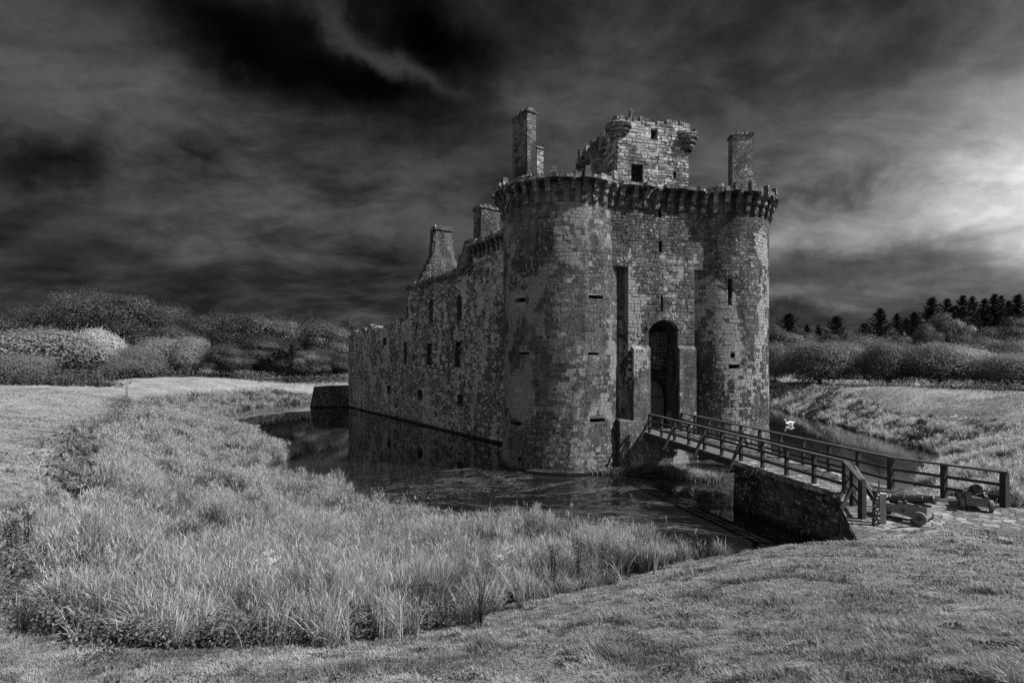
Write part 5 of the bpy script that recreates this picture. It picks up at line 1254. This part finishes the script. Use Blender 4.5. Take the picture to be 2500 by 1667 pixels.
def conifer_proto(seed, H, Rd, nb=120, nn=42, bush=1.):
    r = np.random.default_rng(seed); mb = MB(); mb.tube([(0, 0, -.4), (0, 0, H*.5), (.05, 0, H)], [H*.02, H*.012, .02], 7)
    P_, N_, D_ = [], [], []
    for i in range(nb):
        t = (i/nb)**.85; z = H*(.06+.94*t); L_ = Rd*(1-t)**.95*r.uniform(.45, 1.2)+.06; a = i*2.4+r.uniform(-.4, .4)
        up = .05+.7*t; c_ = np.array([math.cos(a), math.sin(a), 0.])
        s_ = np.linspace(.1, 1, nn); pts = c_[None, :]*(s_*L_)[:, None]; pts[:, 2] = z+L_*(up*s_-.35*np.sin(s_*3.1)*(1-t)+.22*s_**3)
        side = np.cross(c_, [0, 0, 1]); off = r.normal(0, 1, nn)*(.22*L_*(1-s_*.75))*bush; pts += side[None, :]*off[:, None]; pts[:, 2] += r.normal(0, .06, nn)-np.abs(off)*.15
        P_.append(pts); d_ = np.tile(c_+[0, 0, up], (nn, 1))+side[None, :]*np.sign(off)[:, None]*.7; D_.append(d_)
        if i % 2 == 0: mb.tube([(0, 0, z), tuple(pts[nn//2]*[1, 1, 1]), tuple(c_*L_+[0, 0, z+L_*(up+.2)])], [.05*(1-t)+.015, .03, .012], 4)
    P = np.concatenate(P_); Dd = np.concatenate(D_); Dd /= np.linalg.norm(Dd, axis=1)[:, None]; n_ = len(P)
    x_ = np.cross(Dd, r.normal(size=(n_, 3))); x_ /= np.linalg.norm(x_, axis=1)[:, None]; l_ = r.uniform(.22, .5, n_)[:, None]*(.7+H*.02); w_ = .055*(.6+H*.03)
    V = np.stack([P-Dd*l_*.4-x_*w_, P-Dd*l_*.4+x_*w_, P+Dd*l_*.7], 1).reshape(-1, 3); T3 = (np.arange(n_)*3)[:, None]+np.array([[0, 1, 2]])
    cr = np_mesh('crown', V, [T3], M['needle'], np.repeat(r.uniform(0, 1, n_), 3)); cm = cr.data; bpy.data.objects.remove(cr)
    t_ = mb.build('trunk', M['bark']); tm_ = t_.data; bpy.data.objects.remove(t_); return tm_, cm
PR = {
 'oakA': (broad_proto(301, 14, 7.5, 40, 52000, .19, 'leaf_dark', .0), 14, 7.5), 'oakB': (broad_proto(302, 12, 6, 34, 44000, .18, 'leaf_dark', .0), 12, 6),
 'oakC': (broad_proto(303, 13, 6.5, 36, 44000, .18, 'leaf_mid', .0), 13, 6.5), 'dead': (broad_proto(307, 11, 5.5, 34, 32000, .19, 'leaf_mid', .0, dead=True), 11, 5.5),
 'domeA': (broad_proto(304, 9, 6.5, 30, 46000, .155, 'leaf_mid', 0, True), 9, 6.5), 'domeB': (broad_proto(305, 9, 6.0, 26, 44000, .155, 'leaf_mid', 0, True), 9, 6.0),
 'domeP': (broad_proto(306, 9, 5.5, 24, 42000, .15, 'leaf_pale', 0, True), 9, 5.5),
 'domeW': (broad_proto(308, 9, 5.5, 34, 30000, .19, 'leaf_white', 0, True), 9, 5.5),
 'conA': (conifer_proto(311, 16, 4.2, 120, 60, .7), 16, 4.2), 'conB': (conifer_proto(312, 16, 3.3, 110, 56, .6), 16, 3.3), 'conC': (conifer_proto(313, 12, 4.8, 110, 60, .8), 12, 4.8), 'yew': (conifer_proto(314, 8, 2.6, 140, 50, 1.6), 8, 2.6)}
def tree(kind, name, px, ytop, Y, width_px, label, group, rot=None, cat='tree'):
    (tm_, cm), H, Rd = PR[kind]; width_px *= 3.3 if kind[:3] == 'con' else 1.12; X = (px-CX)/F*Y; z0 = float(tz(np.array([X]), np.array([Y]))[0]); ztop = CAM_H+(HZ-ytop)*Y/F
    sz = (ztop-z0)/H; sx = width_px/2*Y/F/Rd
    root = empty(name, (X, Y, z0), label, cat, group, rz=rnd.uniform(0, 6.28) if rot is None else rot); root.scale = (sx, sx, sz)
    for nm, me in (('trunk', tm_), ('crown', cm)):
        o = bpy.data.objects.new(nm, me); link(o, root)
GL = 'trees beyond the left bank'; GR = 'shrubs beyond the right bank'; GC = 'conifers on the right skyline'
L_TREES = [
 ('oakB','broadleaf_tree',10,752,120,190,'dark broadleaf tree cut by the left frame edge'),
 ('oakC','broadleaf_tree',110,748,118,170,'dark tree left of the tallest crown on the left skyline'),
 ('oakA','broadleaf_tree',275,722,125,240,'tallest and widest dark tree on the left skyline'),
 ('oakB','broadleaf_tree',395,772,130,150,'dark tree just right of the tallest left crown'),
 ('oakB','broadleaf_tree',480,786,128,150,'low dark tree in the gap of the left skyline'),
 ('oakA','broadleaf_tree',585,768,116,190,'rounded dark tree at the middle of the left treeline'),
 ('dead','broadleaf_tree',705,778,124,170,'tree with bare twigs showing above its crown'),
 ('oakC','broadleaf_tree',785,790,118,170,'broad tree right of the bare twigged crown'),
 ('oakB','broadleaf_tree',850,786,124,120,'tree half hidden behind the end of the castle wall'),
 ('oakB','broadleaf_tree',640,820,108,150,'lower dark tree behind the small yew'),
 ('oakC','broadleaf_tree',555,842,100,120,'small dark tree with leaves down to the lawn'),
 ('domeP','round_shrub',115,796,80,270,'big rounded shrub at the left with feathery grey leaves'),
 ('domeW','round_shrub',235,790,92,115,'pale topped tree brightest in the left treeline'),
 ('domeA','round_shrub',30,862,72,150,'dark low shrub at the left frame edge'),
 ('domeB','round_shrub',250,868,84,150,'shrub below the pale topped tree'),
 ('domeB','round_shrub',340,848,92,130,'small rounded shrub right of the pale topped tree'),
 ('domeP','round_shrub',395,818,98,140,'left half of the pale twin shrub'),
 ('domeP','round_shrub',465,816,99,110,'right half of the pale twin shrub'),
 ('oakC','broadleaf_tree',755,850,104,110,'low tree beside the yew near the castle corner'),
 ('oakB','broadleaf_tree',825,858,108,100,'low dark tree just left of the castle wall')]
for k_, nm, px, yt, Y, wd_, lb in L_TREES: tree(k_, nm, px, yt, Y, wd_, lb, GL)
tree('yew', 'yew_tree', 712, 838, 100, 42, 'small dark yew standing alone on the far lawn', None)
R_TREES = [
 ('domeB',1893,838,92,90,'shrub partly hidden behind the right tower'),('domeA',2000,829,84,205,'largest smooth grey shrub right of the tower'),('domeB',2112,820,98,150,'shrub rising behind the gap between the big grey ones'),
 ('domeA',2168,831,76,150,'dark faced rounded shrub with a bright rim'),('domeP',2290,830,72,185,'pale leafy shrub overlapping the dark faced one'),('domeP',2380,846,74,130,'pale leafy shrub right of the tallest pale one'),
 ('domeA',2455,860,66,180,'low shrub at the right frame edge'),('domeB',2470,830,90,150,'shrub behind the right hand pale bushes'),('domeB',2385,826,96,130,'shrub between the pale bushes and the conifers')]
for k_, px, yt, Y, wd_, lb in R_TREES: tree(k_, 'round_shrub', px, yt, Y, wd_, lb, GR)
for k_, px, yt, Y, wd_, lb in [('oakB',1905,800,115,130,'dark tree between the right tower and the first conifer'),('oakC',2320,768,110,95,'grey feathery tree in front of the conifer clump'),('oakC',2255,798,106,80,'small grey tree left of the feathery tree'),('oakB',2150,808,120,100,'low dark tree under the paired conifers'),('oakB',2445,785,104,150,'dark leafy tree in front of the right conifers'),('oakB',2080,812,120,110,'low dark tree left of the paired conifers'),('oakC',2500,790,100,90,'dark leafy tree at the right frame edge'),('oakB',2380,800,108,120,'dark leafy tree under the conifer clump'),('oakB',2010,822,118,100,'low dark tree right of the bushy conifer')]:
    tree(k_, 'broadleaf_tree', px, yt, Y, wd_, lb, 'broadleaf trees behind the right shrubs')
for k_, px, yt, Y, wd_, lb in [('conC',1925,765,118,68,'wide lone conifer nearest the right tower'),('conB',1970,792,125,36,'narrow short conifer right of the lone one'),('conB',1999,793,128,28,'second narrow conifer before the bushy one'),('conC',2041,772,120,58,'bushy conifer in the middle of the right skyline'),
  ('conA',2149,753,118,54,'left conifer of the pair in the skyline gap'),('conA',2190,765,122,40,'right conifer of the pair in the skyline gap'),('conC',2232,762,118,50,'short conifer at the left foot of the clump'),('conA',2275,727,120,62,'first tall conifer of the clump'),('conB',2311,730,124,44,'second tall conifer of the clump'),('conA',2350,722,122,52,'third conifer, one of the tallest of the clump'),('conB',2374,724,126,40,'fourth conifer, close against the third'),('conB',2402,730,126,40,'fifth conifer, lower than its neighbours'),('conA',2428,718,124,52,'sixth conifer with the highest tip'),('conB',2444,722,128,38,'seventh conifer right of the highest tip'),('conA',2485,720,122,56,'last conifer at the right frame edge'),('conC',2330,748,132,60,'broad conifer filling the back of the clump'),('conC',2262,756,130,46,'low conifer behind the first tall one'),('conB',2463,735,130,44,'lower conifer left of the last one'),('conC',2415,746,134,62,'squat conifer behind the highest tip'),('conC',2110,790,130,52,'low conifer left of the skyline pair'),('conB',2212,778,128,34,'slight conifer between the pair and the clump')]:
    tree(k_, 'conifer', px, yt, Y, wd_, lb, GC)
print('objects', len(bpy.data.objects))
